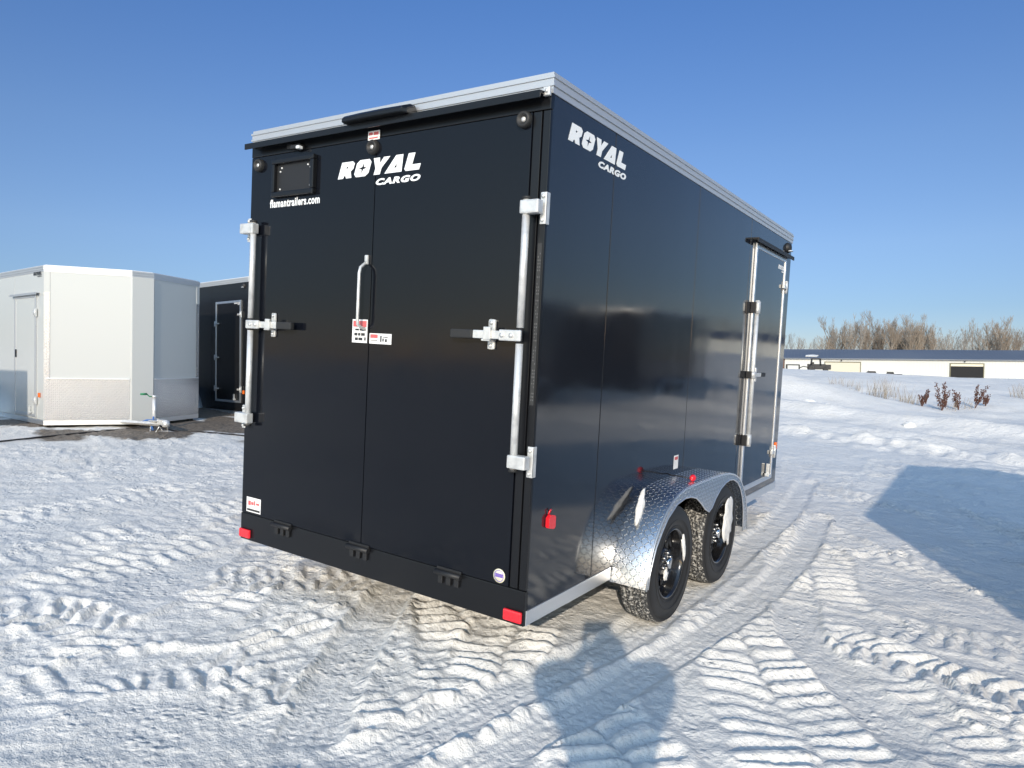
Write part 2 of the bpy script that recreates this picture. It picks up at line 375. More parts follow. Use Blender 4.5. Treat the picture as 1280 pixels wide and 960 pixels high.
def make_trailer(label,cat='trailer',far=False,W=2.09,L=4.5,zb=.29,zw=2.675,nose=.55,panel=None,rear=None,group=None,main=False,style='black',guard=False):
    panel=panel or BLACKP; rear=rear or panel
    t=empty('cargo_trailer',label=label,cat=cat,group=group)
    h=W/2; cap=.16 if guard else .12
    foot=[(-h,.0),(h,.0),(h,L),(cap,L+nose),(-cap,L+nose),(-h,L)]
    hull=off_poly(foot,-.012)
    hull[0]=(-h+.012,.02); hull[1]=(h-.012,.02)
    m=MB(); m.prism(hull,zb,zw); m.build('wall',panel if style!='black' else JAMB,t)
    # side skins, separate sheets with open joints
    seams=[.004,.635,1.907,3.13,L-.004] if L<4.6 else [.004,1.2,2.45,L-1.25,L-.004]
    for sx in (-1,1):
        for i in range(len(seams)-1):
            m=MB(); y0,y1=seams[i]+.0035,seams[i+1]-.0035; o=random.uniform(-.0008,.0008)
            m.box(min(sx*h,sx*(h-.009)),max(sx*h,sx*(h-.009)),y0,y1,zb+.073,zw-.002,.0015)
            m.build('side_panel',panel,t)
    for sx in (-1,1):   # nose skins
        a=Vector((sx*h,L)); b=Vector((sx*cap,L+nose)); e=(b-a).normalized(); n_=Vector((e.y,-e.x))*sx; n_=-n_ if n_.y<0 else n_
        if n_.x*sx<0: n_=-n_
        m=MB(); q0=a+e*.012; q1=b-e*.012
        m.prism([tuple(q0),tuple(q1),tuple(q1-n_*.009),tuple(q0-n_*.009)],zb+.073,zw-.002); m.build('nose_panel',panel,t)
        ln=(b-a).length; gh=.39 if not guard else .62
        m=MB(); zz0,zz1=zb+.075,zb+.06+gh; p0=a+e*.03+n_*.004; p1=b-e*.02+n_*.004
        ll=(p1-p0).length
        m.face([(p0.x,p0.y,zz0),(p1.x,p1.y,zz0),(p1.x,p1.y,zz1),(p0.x,p0.y,zz1)],[(0,0),(ll,0),(ll,zz1-zz0),(0,zz1-zz0)])
        m.build('stone_guard',ATPD if guard else ATP,t)
        m=MB(); m.box(0,ll,0,.02,0,.014,.003,Matrix.Translation((p0.x,p0.y,zz1))@Matrix(((e.x,n_.x,0,0),(e.y,n_.y,0,0),(0,0,1,0),(0,0,0,1)))); m.build('guard_trim',ALU,t)
        if guard:       # corner strip of tread plate running up the front corner
            m=MB(); q=a+e*.0+n_*.006; q2=a+e*.075+n_*.006
            m.face([(q.x,q.y,zb+.075),(q2.x,q2.y,zb+.075),(q2.x,q2.y,zw-.3),(q.x,q.y,zw-.3)],[(0,0),(.075,0),(.075,2),(0,2)]); m.build('corner_guard',ATPD,t)
            m=MB(); m.prism([tuple(q),tuple(q2),tuple(q2-n_*.006),tuple(q-n_*.006)],zw-.3,zw); m.build('corner_trim',panel,t)
    # nose cap post
    m=MB(); m.prism([(-cap-.02,L+nose-.01),(cap+.02,L+nose-.01),(cap,L+nose+.014),(-cap,L+nose+.014)],zb+.01,zw); m.build('nose_cap',WHITEP if style=='white' else ALU,t,bevel=.003)
    # sill trim along sides and nose
    if True:
        for sx in (-1,1):
            a_,b_=min(sx*(h+.004),sx*(h-.02)),max(sx*(h+.004),sx*(h-.02))
            q=MB(); q.box(a_,b_,.004,.872,zb,zb+.070,.003); q.build('sill_trim',ALU,t); q=MB(); q.box(a_,b_,2.78,L,zb,zb+.070,.003); q.build('sill_trim',ALU,t)
            a=Vector((sx*h,L)); b=Vector((sx*cap,L+nose)); e=(b-a).normalized(); n_=Vector((-e.y,e.x)); n_=n_ if n_.x*sx>0 else -n_
            q=MB(); q.prism([tuple(a+n_*.006),tuple(b+n_*.006),tuple(b-n_*.03),tuple(a-n_*.03)],zb,zb+.071); q.build('sill_trim',ALU,t)
    # roof trim, three stepped bands
    m=MB()
    for o,z0,z1 in ((.005,zw-.006,zw+.024),(.011,zw+.024,zw+.034),(.007,zw+.034,zw+.058),(.012,zw+.058,zw+.068),(.004,zw+.068,zw+.084)): m.prism(off_poly(foot,o),z0,z1)
    m.build('roof_trim',TRIM,t)
    m=MB(); m.prism(off_poly(foot,-.025),zw+.084,zw+.096); m.build('roof',ROOFW,t)
    # underframe
    m=MB()
    for x in (-h+.12,h-.12): m.box(x-.03,x+.03,.75,L,zb-.07,zb-.002)
    for k in range(8): m.box(-h+.12,h-.12,.9+k*.45,.94+k*.45,zb-.05,zb-.004)
    m.build('underframe',UNDER,t)
    ax=empty('axle_set',parent=t) if False else None
    for y in (1.28,2.19):
        m=MB(); m.cyl((-h+.05,y,.30),(h-.02,y,.30),.035); m.build('axle',UNDER,t)
    for sx in (-1,1):
        for y in (1.28,2.19):
            m=MB()
            for k in range(4):
                m.box(sx*(h-.12)-.022,sx*(h-.12)+.022,y-.33+k*.06,y+.33-k*.06,.235-k*.009+ .0,.243-k*.009)
            m.box(sx*(h-.12)-.03,sx*(h-.12)+.03,y-.04,y+.04,.2,.30); m.build('leaf_spring',UNDER,t)
    for sx in (1,-1):
        for y in (1.28,2.19): make_wheel(t,sx*(h+.108),y,.328,sx)
        make_fender(t,sx*(h-.002),sx*(h+.222),sx)
    # tongue
    tz=zb+(.04 if style=='white' else -.045); ty=L+nose
    m=MB(); m.tube([(-.42,L+.05,tz),(-.03,ty+.62,tz)],.030,4); m.tube([(.42,L+.05,tz),(.03,ty+.62,tz)],.030,4); m.box(-.10,.10,ty+.44,ty+.62,tz+.04,tz+.05)
    m.build('tongue_frame',ZINC if style=='white' else UNDER,t)
    m=MB(); m.box(-.045,.045,ty+.58,ty+.76,tz-.01,tz+.07,.012); m.lathe([(0,-.05),(.05,-.05),(.055,.0),(.045,.04),(0,.055)],(0,ty+.78,tz+.02),'Z',16); m.build('coupler',ZINC,t)
    jk=empty('jack',parent=t); jy=ty+(.40 if style=='white' else .45); foot_z=.015
    m=MB(); m.cyl((0,jy,tz-.05),(0,jy,tz+.38),.028,n=14); m.cyl((0,jy,tz+.38),(0,jy,tz+.42),.034,n=14); m.build('jack_tube',ZINC,jk)
    m=MB(); m.cyl((0,jy,foot_z+.01),(0,jy,tz-.05),.021,n=12); m.box(-.05,.05,jy-.05,jy+.05,foot_z,foot_z+.01); m.build('jack_foot',ZINC,jk)
    m=MB(); m.tube([(0,jy,tz+.40),(.07,jy,tz+.40),(.11,jy,tz+.44)],.008,8); m.cyl((.11,jy,tz+.44),(.20,jy,tz+.44),.016,n=10); m.build('jack_handle',GREEN,jk)
    for sx in (-1,1):
        m=MB(); pts=[(sx*(.06+.05*math.sin(k/8*math.pi)),ty+.42+k*.035,tz-.03-.15*math.sin(k/8*math.pi)) for k in range(9)]
        for k in range(8): m.cyl(pts[k],pts[k+1],.009 if k%2 else .006,n=6)
        m.build('safety_chain',ZINC,t)
    # right-hand side door
    if L>4.6: dy0,dy1,dz0,dz1=L-1.21,L-.28,zb+.10,zb+1.92
    else: dy0,dy1,dz0,dz1=3.255,4.275,.425,2.50
    fr=.042; fm=ALU if style!='white' else TRIM
    d=empty('side_door',parent=t)
    if far: dy0,dy1,dz0,dz1=3.30,4.25,.50,2.42
    m=MB(); m.box(h+.0005,h+.010,dy0+fr-.01,dy1-fr+.01,dz0+fr-.01,dz1-fr+.01,.002); m.build('door_leaf',panel,d)
    m=MB(); m.box(h,h+.018,dy0,dy0+fr,dz0,dz1,.004); m.box(h,h+.018,dy1-fr,dy1,dz0,dz1,.004); m.box(h,h+.0175,dy0+fr,dy1-fr,dz1-fr,dz1,.003); m.box(h,h+.0175,dy0+fr,dy1-fr,dz0,dz0+fr,.003); m.build('door_frame',fm,d)
    if not far: m=MB(); m.box(h,h+.055,dy0-.10,dy1+.12,dz1+.012,dz1+.026,.003); m.box(h+.048,h+.055,dy0-.10,dy1+.12,dz1-.008,dz1+.012); m.build('drip_cap',BLACK if style=='black' else TRIM,t)
    for z in (dz0+.25,dz1-.27):
        q=MB(); q.box(h+.012,h+.034,dy1-.10,dy1+.012,z-.018,z+.018,.004); q.box(h+.010,h+.030,dy1+.005,dy1+.04,z-.06,z+.06,.005); q.cyl((h+.03,dy1+.004,z-.055),(h+.03,dy1+.004,z+.055),.010,n=10); q.build('hinge',ZINC,d)
    q=MB(); q.box(h+.016,h+.036,dy1-.26,dy1-.16,dz0+.05,dz0+.075,.004); q.box(h+.016,h+.045,dy1-.22,dy1-.2,dz0+.04,dz0+.16,.004); q.build('holdback_latch',ZINC,d)
    if style=='white':
        q=MB(); q.box(h+.008,h+.022,dy0+.035,dy0+.09,zb+.98,zb+1.10,.006); q.build('paddle_latch',BLACK,d)
    elif far:
        for z in (1.35,.75,2.0):
            q=MB(); q.box(h+.012,h+.03,dy0-.03,dy0+.06,z-.05,z+.05,.004); q.box(h+.02,h+.05,dy0+.02,dy0+.16,z-.012,z+.012,.004); q.build('latch',ZINC,d)
    else:
        cb=empty('cam_bar',parent=d); ry=dy0+.03; z0,z1,zl=.82,2.03,1.415
        m=MB(); m.cyl((h+.045,ry,z0),(h+.045,ry,z1),.017,n=14); m.build('rod',ZINC,cb)
        for z in (z0+.05,z1-.06):
            q=MB(); q.box(h+.002,h+.045,ry-.044,ry-.026,z-.045,z+.045,.004); q.build('bracket',BLACK,cb)
            q=MB(); q.cyl((h+.045,ry,z-.05),(h+.045,ry,z+.05),.024,n=14); q.box(h+.012,h+.062,ry-.03,ry+.04,z-.035,z+.035,.006); q.build('bearing_block',ZINC,cb)
        q=MB(); q.box(h+.035,h+.052,ry,ry+.24,zl-.016,zl+.016,.004); q.cyl((h+.045,ry,zl-.03),(h+.045,ry,zl+.03),.026,n=14); q.box(h+.012,h+.034,ry+.13,ry+.17,zl-.06,zl+.06,.01); q.build('lever',ZINC,cb)
        q=MB(); q.box(h+.033,h+.054,ry+.24,ry+.37,zl-.018,zl+.018,.006); q.build('grip',RUBBER,cb)
        q=MB(); q.box(h+.002,h+.045,ry-.05,ry-.026,zl-.03,zl+.03,.004); q.build('bracket',BLACK,cb)
    # lamps on the right side
    q=MB(); q.box(h+.002,h+.028,L-.165,L-.115,zb+.40,zb+.47,.008); q.build('side_marker',AMBER,t)
    if style=='black':
      q=MB(); q.lathe([(.0,.04),(.03,.034),(.045,.018),(.052,.0)],(h,L-.17,zw-.072),'X',20); q.build('porch_lamp',BLACK,t)
      q=MB(); q.lathe([(.0,.012),(.025,.010),(.034,.0)],(h+.022,L-.17,zw-.105),'Z',16,); q.build('porch_lens',CLEAR,t)
    if guard or not main:
        s_=.26; oy=L-.43 if guard else 4.02
    if True:
        oy,oz,ww=(4.0,zb+2.085,.25) if not guard else (L-.40,zb+2.20,.32)
        hh=ww*.15
        me=fit_mesh(ME_WIDE.copy(),ww,hh); place_flat('logo_lettering',me,VINYL if style=='black' else STBLK,t,(h+.011,oy,oz),(0,1,0),(0,0,1))
        me=fit_mesh(ME_CARGO.copy(),ww*.5,hh*.4); place_flat('logo_lettering',me,VINYL if style=='black' else STBLK,t,(h+.011,oy+ww*.5,oz-hh*.6),(0,1,0),(0,0,1))
    # rear wall basics shared by all
    m=MB(); m.box(-h,h,-.012,.02,zb,zb+.162,.004); m.build('rear_sill',JAMB if style=='black' else panel,t)
    m=MB(); m.box(-h,h,-.010,.02,zw-.075,zw-.003,.003); m.build('rear_header',JAMB if style=='black' else panel,t)
    for x0,x1 in ((-h,-h+.009),(h-.088,h-.045),(h-.036,h)):
        m=MB(); m.box(x0,x1,-.008,.019,zb+.165,zw-.078,.002); m.build('door_jamb',JAMB if style=='black' else panel,t)
    rd=empty('ramp_door',parent=t)
    for x0,x1 in ((-h+.012,-.0028),(.0028,h-.091)):
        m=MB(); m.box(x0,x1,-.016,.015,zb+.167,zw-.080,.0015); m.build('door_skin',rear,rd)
    for xh in (-.64,-.01,.61):
        q=MB(); q.cyl((xh-.08,-.030,zb+.150),(xh+.08,-.030,zb+.150),.014,n=10); q.box(xh-.075,xh+.075,-.024,-.0125,zb+.150,zb+.176,.003)
        for k in (-.05,0,.05): q.box(xh+k-.014,xh+k+.014,-.026,-.0125,zb+.095,zb+.145,.003)
        q.build('ramp_hinge',BLACK,rd)
    for sx in (-1,1):
        q=MB(); q.box(sx*(h-.055)-.050,sx*(h-.055)+.050,-.030,-.0125,zb+.015,zb+.068,.008); q.build('reflector',RED,t)
    if main: rear_details(t,rd,h,zb,zw)
    return t

def rear_details(t,rd,h,zb,zw):
    # cam bars
    for rx,s in ((.974,1),(-.948,-1)):
        cb=empty('cam_bar',parent=rd); z0,z1,zl=1.01,2.206,1.607; ry=-.055
        m=MB(); m.cyl((rx,ry,z0),(rx,ry,zl-.035),.0175,n=16); m.cyl((rx,ry,zl+.035),(rx,ry,z1),.0175,n=16); m.build('rod',ZINC,cb)
        q=MB(); q.cyl((rx,ry,zl-.045),(rx,ry,zl+.045),.0145,n=12); q.build('collar',BLACK,cb)
        for za in (z1,z0-.012): q=MB(); q.cyl((rx,ry,za),(rx,ry,za+.012),.021,n=14); q.build('end_cap',RUBBER,cb)
        for z in (z0+.035,z1-.035):
            xo=s*(h+.004)
            q=MB(); q.box(min(rx-s*.022,xo),max(rx-s*.022,xo),ry-.024,ry+.022,z-.030,z+.030,.007); q.build('bearing_block',ZINC,cb)
            q=MB(); xa=s*(h-.022); xb=s*(h+.009)
            q.box(min(xa,xb),max(xa,xb),-.020,-.009,z-.070,z+.070,.004); q.box(min(s*(h+.001),xb),max(s*(h+.001),xb),-.019,.012,z-.070,z+.070,.003)
            for dz in (-.052,.052): q.lathe([(.009,-.020),(.009,-.027),(.005,-.030),(0,-.0305)],((xa+xb)/2,0,z+dz),'Y',10)
            q.build('hinge_plate',ZINC,cb)
        q=MB(); q.box(min(rx,rx-s*.255),max(rx,rx-s*.255),ry-.012,ry+.004,zl-.019,zl+.019,.004)
        q.box(min(rx+s*.018,rx-s*.10),max(rx+s*.018,rx-s*.10),ry-.024,ry-.010,zl-.025,zl+.025,.006)
        for dx in (.03,.08): q.lathe([(.010,-.024),(.010,-.032),(0,-.034)],(rx-s*dx,ry,zl),'Y',10)
        q.build('lever',ZINC,cb)
        q=MB(); q.box(min(rx-s*.255,rx-s*.385),max(rx-s*.255,rx-s*.385),ry-.018,ry+.010,zl-.021,zl+.021,.007); q.build('grip',RUBBER,cb)
        q=MB(); kx=rx-s*.175; q.box(kx-.020,kx+.020,-.030,-.0165,zl-.068,zl+.072,.010); q.box(kx-.024,kx+.024,ry-.020,-.02,zl-.030,zl-.020,.003); q.box(kx-.010,kx+.030,ry-.026,ry-.012,zl-.024,zl+.035,.004)
        for dz in (-.05,.055): q.lathe([(.009,-.030),(.009,-.036),(0,-.038)],(kx,0,zl+dz),'Y',10)
        q.build('keeper',ZINC,cb)
    # grab handle
    m=MB(); m.box(-.042,-.020,-.030,-.0165,1.945,1.995,.004)
    m.tube([(-.031,-.022,1.96),(-.031,-.040,1.945),(-.031,-.066,1.925),(-.031,-.073,1.895),(-.031,-.073,1.66),(-.031,-.070,1.63),(-.031,-.045,1.615),(-.031,-.018,1.61)],.0085,12); m.build('grab_handle',ZINC,rd)
    # stickers (printed shapes only)
    def sticker(x0,x1,z0,z1,prints,base=PAPER,par=rd,y=-.0172):
        s=MB(); s.box(x0,x1,y-.0010,y,z0,z1); o=s.build('sticker',base,par)
        for (a,b,c,d_,mm) in prints:
            p=MB(); p.box(x0+(x1-x0)*a,x0+(x1-x0)*b,y-.0018,y-.0008,z0+(z1-z0)*c,z0+(z1-z0)*d_); p.build('print',mm,o)
        return o
    sticker(-.124,-.012,1.535,1.658,[(.06,.94,.68,.94,STRED),(.2,.45,.52,.60,STBLK),(.5,.9,.52,.60,STBLK),(.15,.35,.30,.42,STBLK),(.4,.55,.30,.42,STBLK),(.6,.85,.30,.42,STBLK),(.2,.4,.10,.22,STBLK),(.44,.7,.10,.22,STBLK),(.82,.92,.1,.24,STBLK)])
    sticker(.006,.163,1.534,1.588,[(.04,.38,.55,.9,STRED),(.05,.36,.3,.36,STBLK),(.5,.56,.2,.8,STBLK),(.62,.84,.64,.72,STBLK),(.6,.66,.25,.55,STBLK),(.72,.8,.2,.5,STBLK)])
    sticker(-.062,.022,2.588,2.634,[(.08,.4,.55,.85,STRED),(.5,.9,.5,.85,STRED),(.1,.85,.15,.3,STRED)])
    sticker(-.985,-.85,.470,.560,[(.05,.95,.08,.22,STBLK),(.12,.3,.45,.75,STRED),(.33,.5,.5,.7,STRED),(.53,.62,.5,.8,STRED),(.68,.9,.55,.68,STRED)])
    q=MB(); q.lathe([(.0,-.0182),(.033,-.0182),(.033,-.0165)],(.903,0,.497),'Y',28); o=q.build('sticker',STYEL,rd)
    q=MB(); q.lathe([(.024,-.0188),(.027,-.0188)],(.903,0,.497),'Y',28); q.build('print',STPUR,o)
    q=MB(); q.box(.882,.925,-.0192,-.0184,.490,.508); q.build('print',STPUR,o)
    # long serial strip on the jamb
    q=MB(); q.box(1.014,1.036,-.0092,-.0085,1.30,2.02); o=q.build('serial_strip',STBLK,t)
    for k in range(46):
        if k%7==3: continue
        z=1.32+k*.0148; p=MB(); 
        for j in range(2):
            if random.random()<.75: p.box(1.018+j*.009+random.uniform(0,.002),1.023+j*.009,-.0098,-.0090,z,z+.006)
        if len(p.bm.verts): 
            if k==0: allp=p
            else: allp.add(p.bm)
    allp.build('print',mat('faint_grey_print',(.12,.12,.12),.5),o)
    # round rubber bumpers with pale centres
    for x,z,par in ((-.955,2.545,t),(-.018,2.548,rd),(.918,2.565,rd)):
        o=MB(); o.lathe([(.038,-.016),(.037,-.034),(.031,-.043),(.022,-.042),(.017,-.030),(.0,-.030)],(x,0,z),'Y',28); o=o.build('rubber_bumper',RUBBER,par)
        q=MB(); q.lathe([(.012,-.030),(.009,-.036),(0,-.037)],(x,0,z),'Y',18); q.build('bolt_head',ZINC,o)
    # number-plate holder and its lamp
    hp=empty('plate_holder',parent=rd); x0,x1,z0,z1=-.815,-.452,2.345,2.560
    m=MB(); m.box(x0+.02,x1-.02,-.022,-.016,z0+.02,z1-.02); m.build('backing',BLACK,hp)
    m=MB(); f=.028
    m.box(x0,x1,-.045,-.016,z0,z0+f,.006); m.box(x0,x1,-.045,-.016,z1-f,z1,.006); m.box(x0,x0+f,-.0445,-.016,z0+f,z1-f,.005); m.box(x1-f,x1,-.0445,-.016,z0+f,z1-f,.005); m.build('surround',JAMB,hp)
    for x,z in ((-.745,2.510),(-.52,2.510),(-.757,2.49),(-.498,2.495),(-.757,2.39),(-.498,2.395)):
        q=MB(); q.lathe([(.006,-.022),(.005,-.027),(0,-.028)],(x,0,z),'Y',10); q.build('screw',ZINC,hp)
    lp=empty('plate_lamp',parent=rd)
    q=MB(); q.box(-.64,-.56,-.055,-.016,2.598,2.622,.006); q.box(-.70,-.66,-.03,-.016,2.612,2.640,.004); q.build('lamp_base',BLACK,lp)
    q=MB(); q.box(-.585,-.558,-.062,-.03,2.594,2.612,.006); q.build('lamp_lens',CLEAR,lp)
    # rain lip and the housing sitting on it
    m=MB(); m.prism([(-.070,zw-.040),(-.070,zw-.008),(-.004,zw-.001),(-.004,zw-.016),(-.062,zw-.020),(-.064,zw-.040)],-1.035,1.022,'X'); m.build('rain_lip',JAMB,t)
    q=MB(); q.box(1.012,1.046,-.030,-.012,zw-.022,zw+.016,.004); q.lathe([(.008,-.030),(.008,-.036),(0,-.037)],(1.032,0,zw-.002),'Y',10); q.build('corner_bracket',ZINC,t)
    hs=empty('lamp_housing',parent=t); m=MB()
    sec=[(-.118,zw-.006),(-.118,zw+.014),(-.100,zw+.030),(-.05,zw+.050),(-.02,zw+.052),(-.016,zw-.004)]
    xs=[-.175,-.165,-.05,.10,.255,.268]; rows=[]
    for x in xs:
        f=.75 if x in (xs[0],xs[-1]) else 1; k=1-((x-.05)/.5)**2*.4; rows.append([m.bm.verts.new((x,-.016+(y+.016)*f*k,zw-.006+(z-zw+.006)*(.55+.45*k)*f)) for y,z in sec])
    for i in range(len(rows)-1):
        for j in range(len(sec)): m.bm.faces.new((rows[i][j],rows[i][(j+1)%6],rows[i+1][(j+1)%6],rows[i+1][j]))
    m.bm.faces.new(rows[0]); m.bm.faces.new(rows[-1][::-1]); m.build('housing',JAMB,hs,bevel=.003)
    for x in (-.11,.03,.20):
        q=MB(); q.lathe([(.006,0),(.006,.006),(0,.007)],(x,-.06,zw+.030),'Z',10); q.build('screw',ZINC,hs)
    # lettering on the back
    place_flat('logo_lettering',fit_mesh(ME_WIDE.copy(),.592,.086),VINYL,rd,(-.280,-.0175,2.407),(1,0,0),(0,0,1))
    place_flat('logo_lettering',fit_mesh(ME_CARGO.copy(),.305,.034),VINYL,rd,(.008,-.0175,2.352),(1,0,0),(0,0,1))
    place_flat('web_lettering',fit_mesh(ME_URL.copy(),.43,.048),VINYL,rd,(-.850,-.0175,2.290),(1,0,0),(0,0,1))
    # lettering on the side
    place_flat('logo_lettering',fit_mesh(ME_WIDE.copy(),.615,.084),VINYL,t,(h+.0006,.150,2.510),(0,1,0),(0,0,1))
    place_flat('logo_lettering',fit_mesh(ME_CARGO.copy(),.315,.034),VINYL,t,(h+.0006,.457,2.458),(0,1,0),(0,0,1))
    # side lamps
    sm=empty('side_marker',parent=t)
    q=MB(); q.prism([(.132,.722),(.190,.706),(.202,.716),(.202,.770),(.150,.782),(.132,.770)],h+.001,h+.020,'X'); q.build('lens',RED,sm,bevel=.004)
    q=MB(); q.tube([(h+.002,.17,.785),(h+.010,.165,.805),(h+.012,.150,.800),(h+.006,.148,.782)],.004,8); q.build('clip',RED,sm)
    q=MB(); q.box(h+.0005,h+.0015,1.735,1.812,.805,.895); o=q.build('sticker',PAPER,t)
    q=MB(); q.box(h+.0012,h+.0022,1.745,1.802,.865,.885); q.build('print',STRED,o)
    fl=empty('fender_lamp',parent=t)
    q=MB(); b=bmesh.new(); bmesh.ops.create_uvsphere(b,u_segments=16,v_segments=8,radius=1)
    q.add(b,Matrix.Translation((h+.175,1.62,.790))@Matrix.Diagonal((.020,.030,.022,1)),smooth=True); q.build('lens',RED,fl)
    q=MB(); q.tube([(h+.17,1.60,.785),(h+.10,1.60,.792),(h+.03,1.62,.786),(h,1.64,.79)],.004,6); q.build('wire',CORD,fl)

# ------------------------------------------------------------------ trailers on the lot
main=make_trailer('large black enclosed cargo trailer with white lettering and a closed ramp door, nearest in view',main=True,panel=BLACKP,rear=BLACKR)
LOT.append(main)
snow_lump('snow_clump',(1.255,2.30,.40),(.014,.095,.15),'white snow clump stuck on the front wheel of the black trailer',3)
snow_lump('snow_clump',(1.262,1.415,.40),(.010,.018,.085),'thin strip of snow on the rim of the rear wheel',5,(.25,0,0))
snow_lump('snow_clump',(1.215,1.27,.255),(.012,.022,.035),'small snow bit lodged inside the rear wheel by the hub',6)
snow_lump('snow_clump',(1.105,1.085,.672),(.022,.115,.016),'ridge of snow lying on the rear shoulder of the diamond plate fender',8,(.72,0,.18))

# neighbour outside the frame whose shadow lies on the snow at right
nb=make_trailer('black enclosed cargo trailer parked on the right, casting the wide shadow',style='black',group='trailers parked on the lot')
nb.location=(5.86,-.93,0); LOT.append(nb)

for i_,(x_,y_) in enumerate(((8.55,16.0),(10.05,10.5))):
    q_=make_trailer(['black cargo trailer farther up the right row, mirrored near the side door','black cargo trailer in the right row, mirrored as a dark block in the glossy side'][i_],style='black',group='trailers parked on the lot')
    q_.location=(x_,y_,0); LOT.append(q_)

# ------------------------------------------------------------------ trailers at left (placed in level coordinates)
wt=make_trailer('white cargo trailer with a v nose and diamond plate stone guard at the far left',W=2.323,L=4.95,zb=.22,zw=.22+2.245,nose=.53,panel=WHITEP,style='white',guard=True)
def place(root,P,yaw,tiltx,loc):     # local point loc goes to P
    M_=Matrix.Rotation(yaw,4,'Z')@Matrix.Rotation(tiltx,4,'X'); M_.translation=Vector(P)-(M_.to_3x3()@Vector(loc)); root.matrix_basis=M_
place(wt,(-8.738,2.061,.605),R(-94.77),R(-.68),(2.323/2,4.95,.22))
bt=make_trailer('black enclosed cargo trailer with a closed side door framed in silver, behind the white trailer',zb=.27,zw=.27+2.48,style='black',panel=BLACKD,far=True)
place(bt,(-8.611,5.413,.578),R(-96.14),0,(2.09/2,4.5,.27))
ct=make_trailer('second white cargo trailer, shading the side of the v nosed one',style='white',panel=WHITEP,group='trailers parked on the lot',guard=True)
place(ct,(-7.45,-4.15,.62),R(-94.77),0,(2.09/2,4.5,.29))

# straps and bracket on the white trailer's tongue
TW=wt.matrix_basis
def tw(x,y,z): return TW@Vector((x,y,z))
ty=4.95+.53
m=MB()
m.tube([tw(-.08,ty+.30,.26),tw(.0,ty+.36,.31),tw(.07,ty+.42,.29),tw(.05,ty+.46,.18),tw(0,ty+.40,.12)],.017,6)
m.tube([tw(.12,ty+.18,.25),tw(.06,ty+.30,.30),tw(-.02,ty+.44,.30),tw(-.08,ty+.50,.22)],.015,6)
m.tube([tw(.02,ty+.42,.36),tw(.03,ty+.43,.24),tw(.04,ty+.43,.12)],.013,6)
o=m.build('ratchet_strap',BLUE); tag(o,'blue strap wrapped around the jack of the white trailer','strap')
m=MB(); a=tw(.93,ty-.49,.235); 
q=empty('step_box',label='x',cat='x'); bpy.data.objects.remove(q)
# cords on the ground
def gz(x,y): # lot plane in level coordinates
    n=(Q[0][2],Q[1][2],Q[2][2]); p0=Q4@Vector((0,0,0)); return p0.z-((x-p0.x)*n[0]+(y-p0.y)*n[1])/n[2]
def ground_cord(name,pts,r,label):
    P=[]
    for i in range(len(pts)-1):
        for k in range(8):
            f=k/8; p=Vector(pts[i]).lerp(Vector(pts[i+1]),f); P.append(p)
    P.append(Vector(pts[-1])); P2=[]
    for i in range(len(P)):
        a=P[max(0,i-3):i+4]; P2.append(sum(a,Vector())/len(a))
    m=MB(); m.tube(P2,r,8); o=m.build(name,CORD); tag(o,label,'cord'); return o

# ------------------------------------------------------------------ ground
def hsh(ix,iy,s):
    n=(ix.astype(np.int64)*374761393+iy.astype(np.int64)*668265263+s*1442695041)&0x7fffffff
    n=((n^(n>>13))*1274126177)&0x7fffffff
    return ((n^(n>>16))&0xffff)/65535.0
def vnoise(x,y,s=0):
    ix=np.floor(x); iy=np.floor(y); fx=x-ix; fy=y-iy; fx=fx*fx*fx*(fx*(fx*6-15)+10); fy=fy*fy*fy*(fy*(fy*6-15)+10)
    a=hsh(ix,iy,s); b=hsh(ix+1,iy,s); c=hsh(ix,iy+1,s); d=hsh(ix+1,iy+1,s)
    return (a+(b-a)*fx)*(1-fy)+(c+(d-c)*fx)*fy
def fbm(x,y,o=4,s=0):
    r=0; a=.5
    for k in range(o): r=r+a*vnoise(x*2**k+17*k,y*2**k-9*k,s+k); a*=.5
    return r
def sstep(a,b,x): t=np.clip((x-a)/(b-a),0,1); return t*t*(3-2*t)
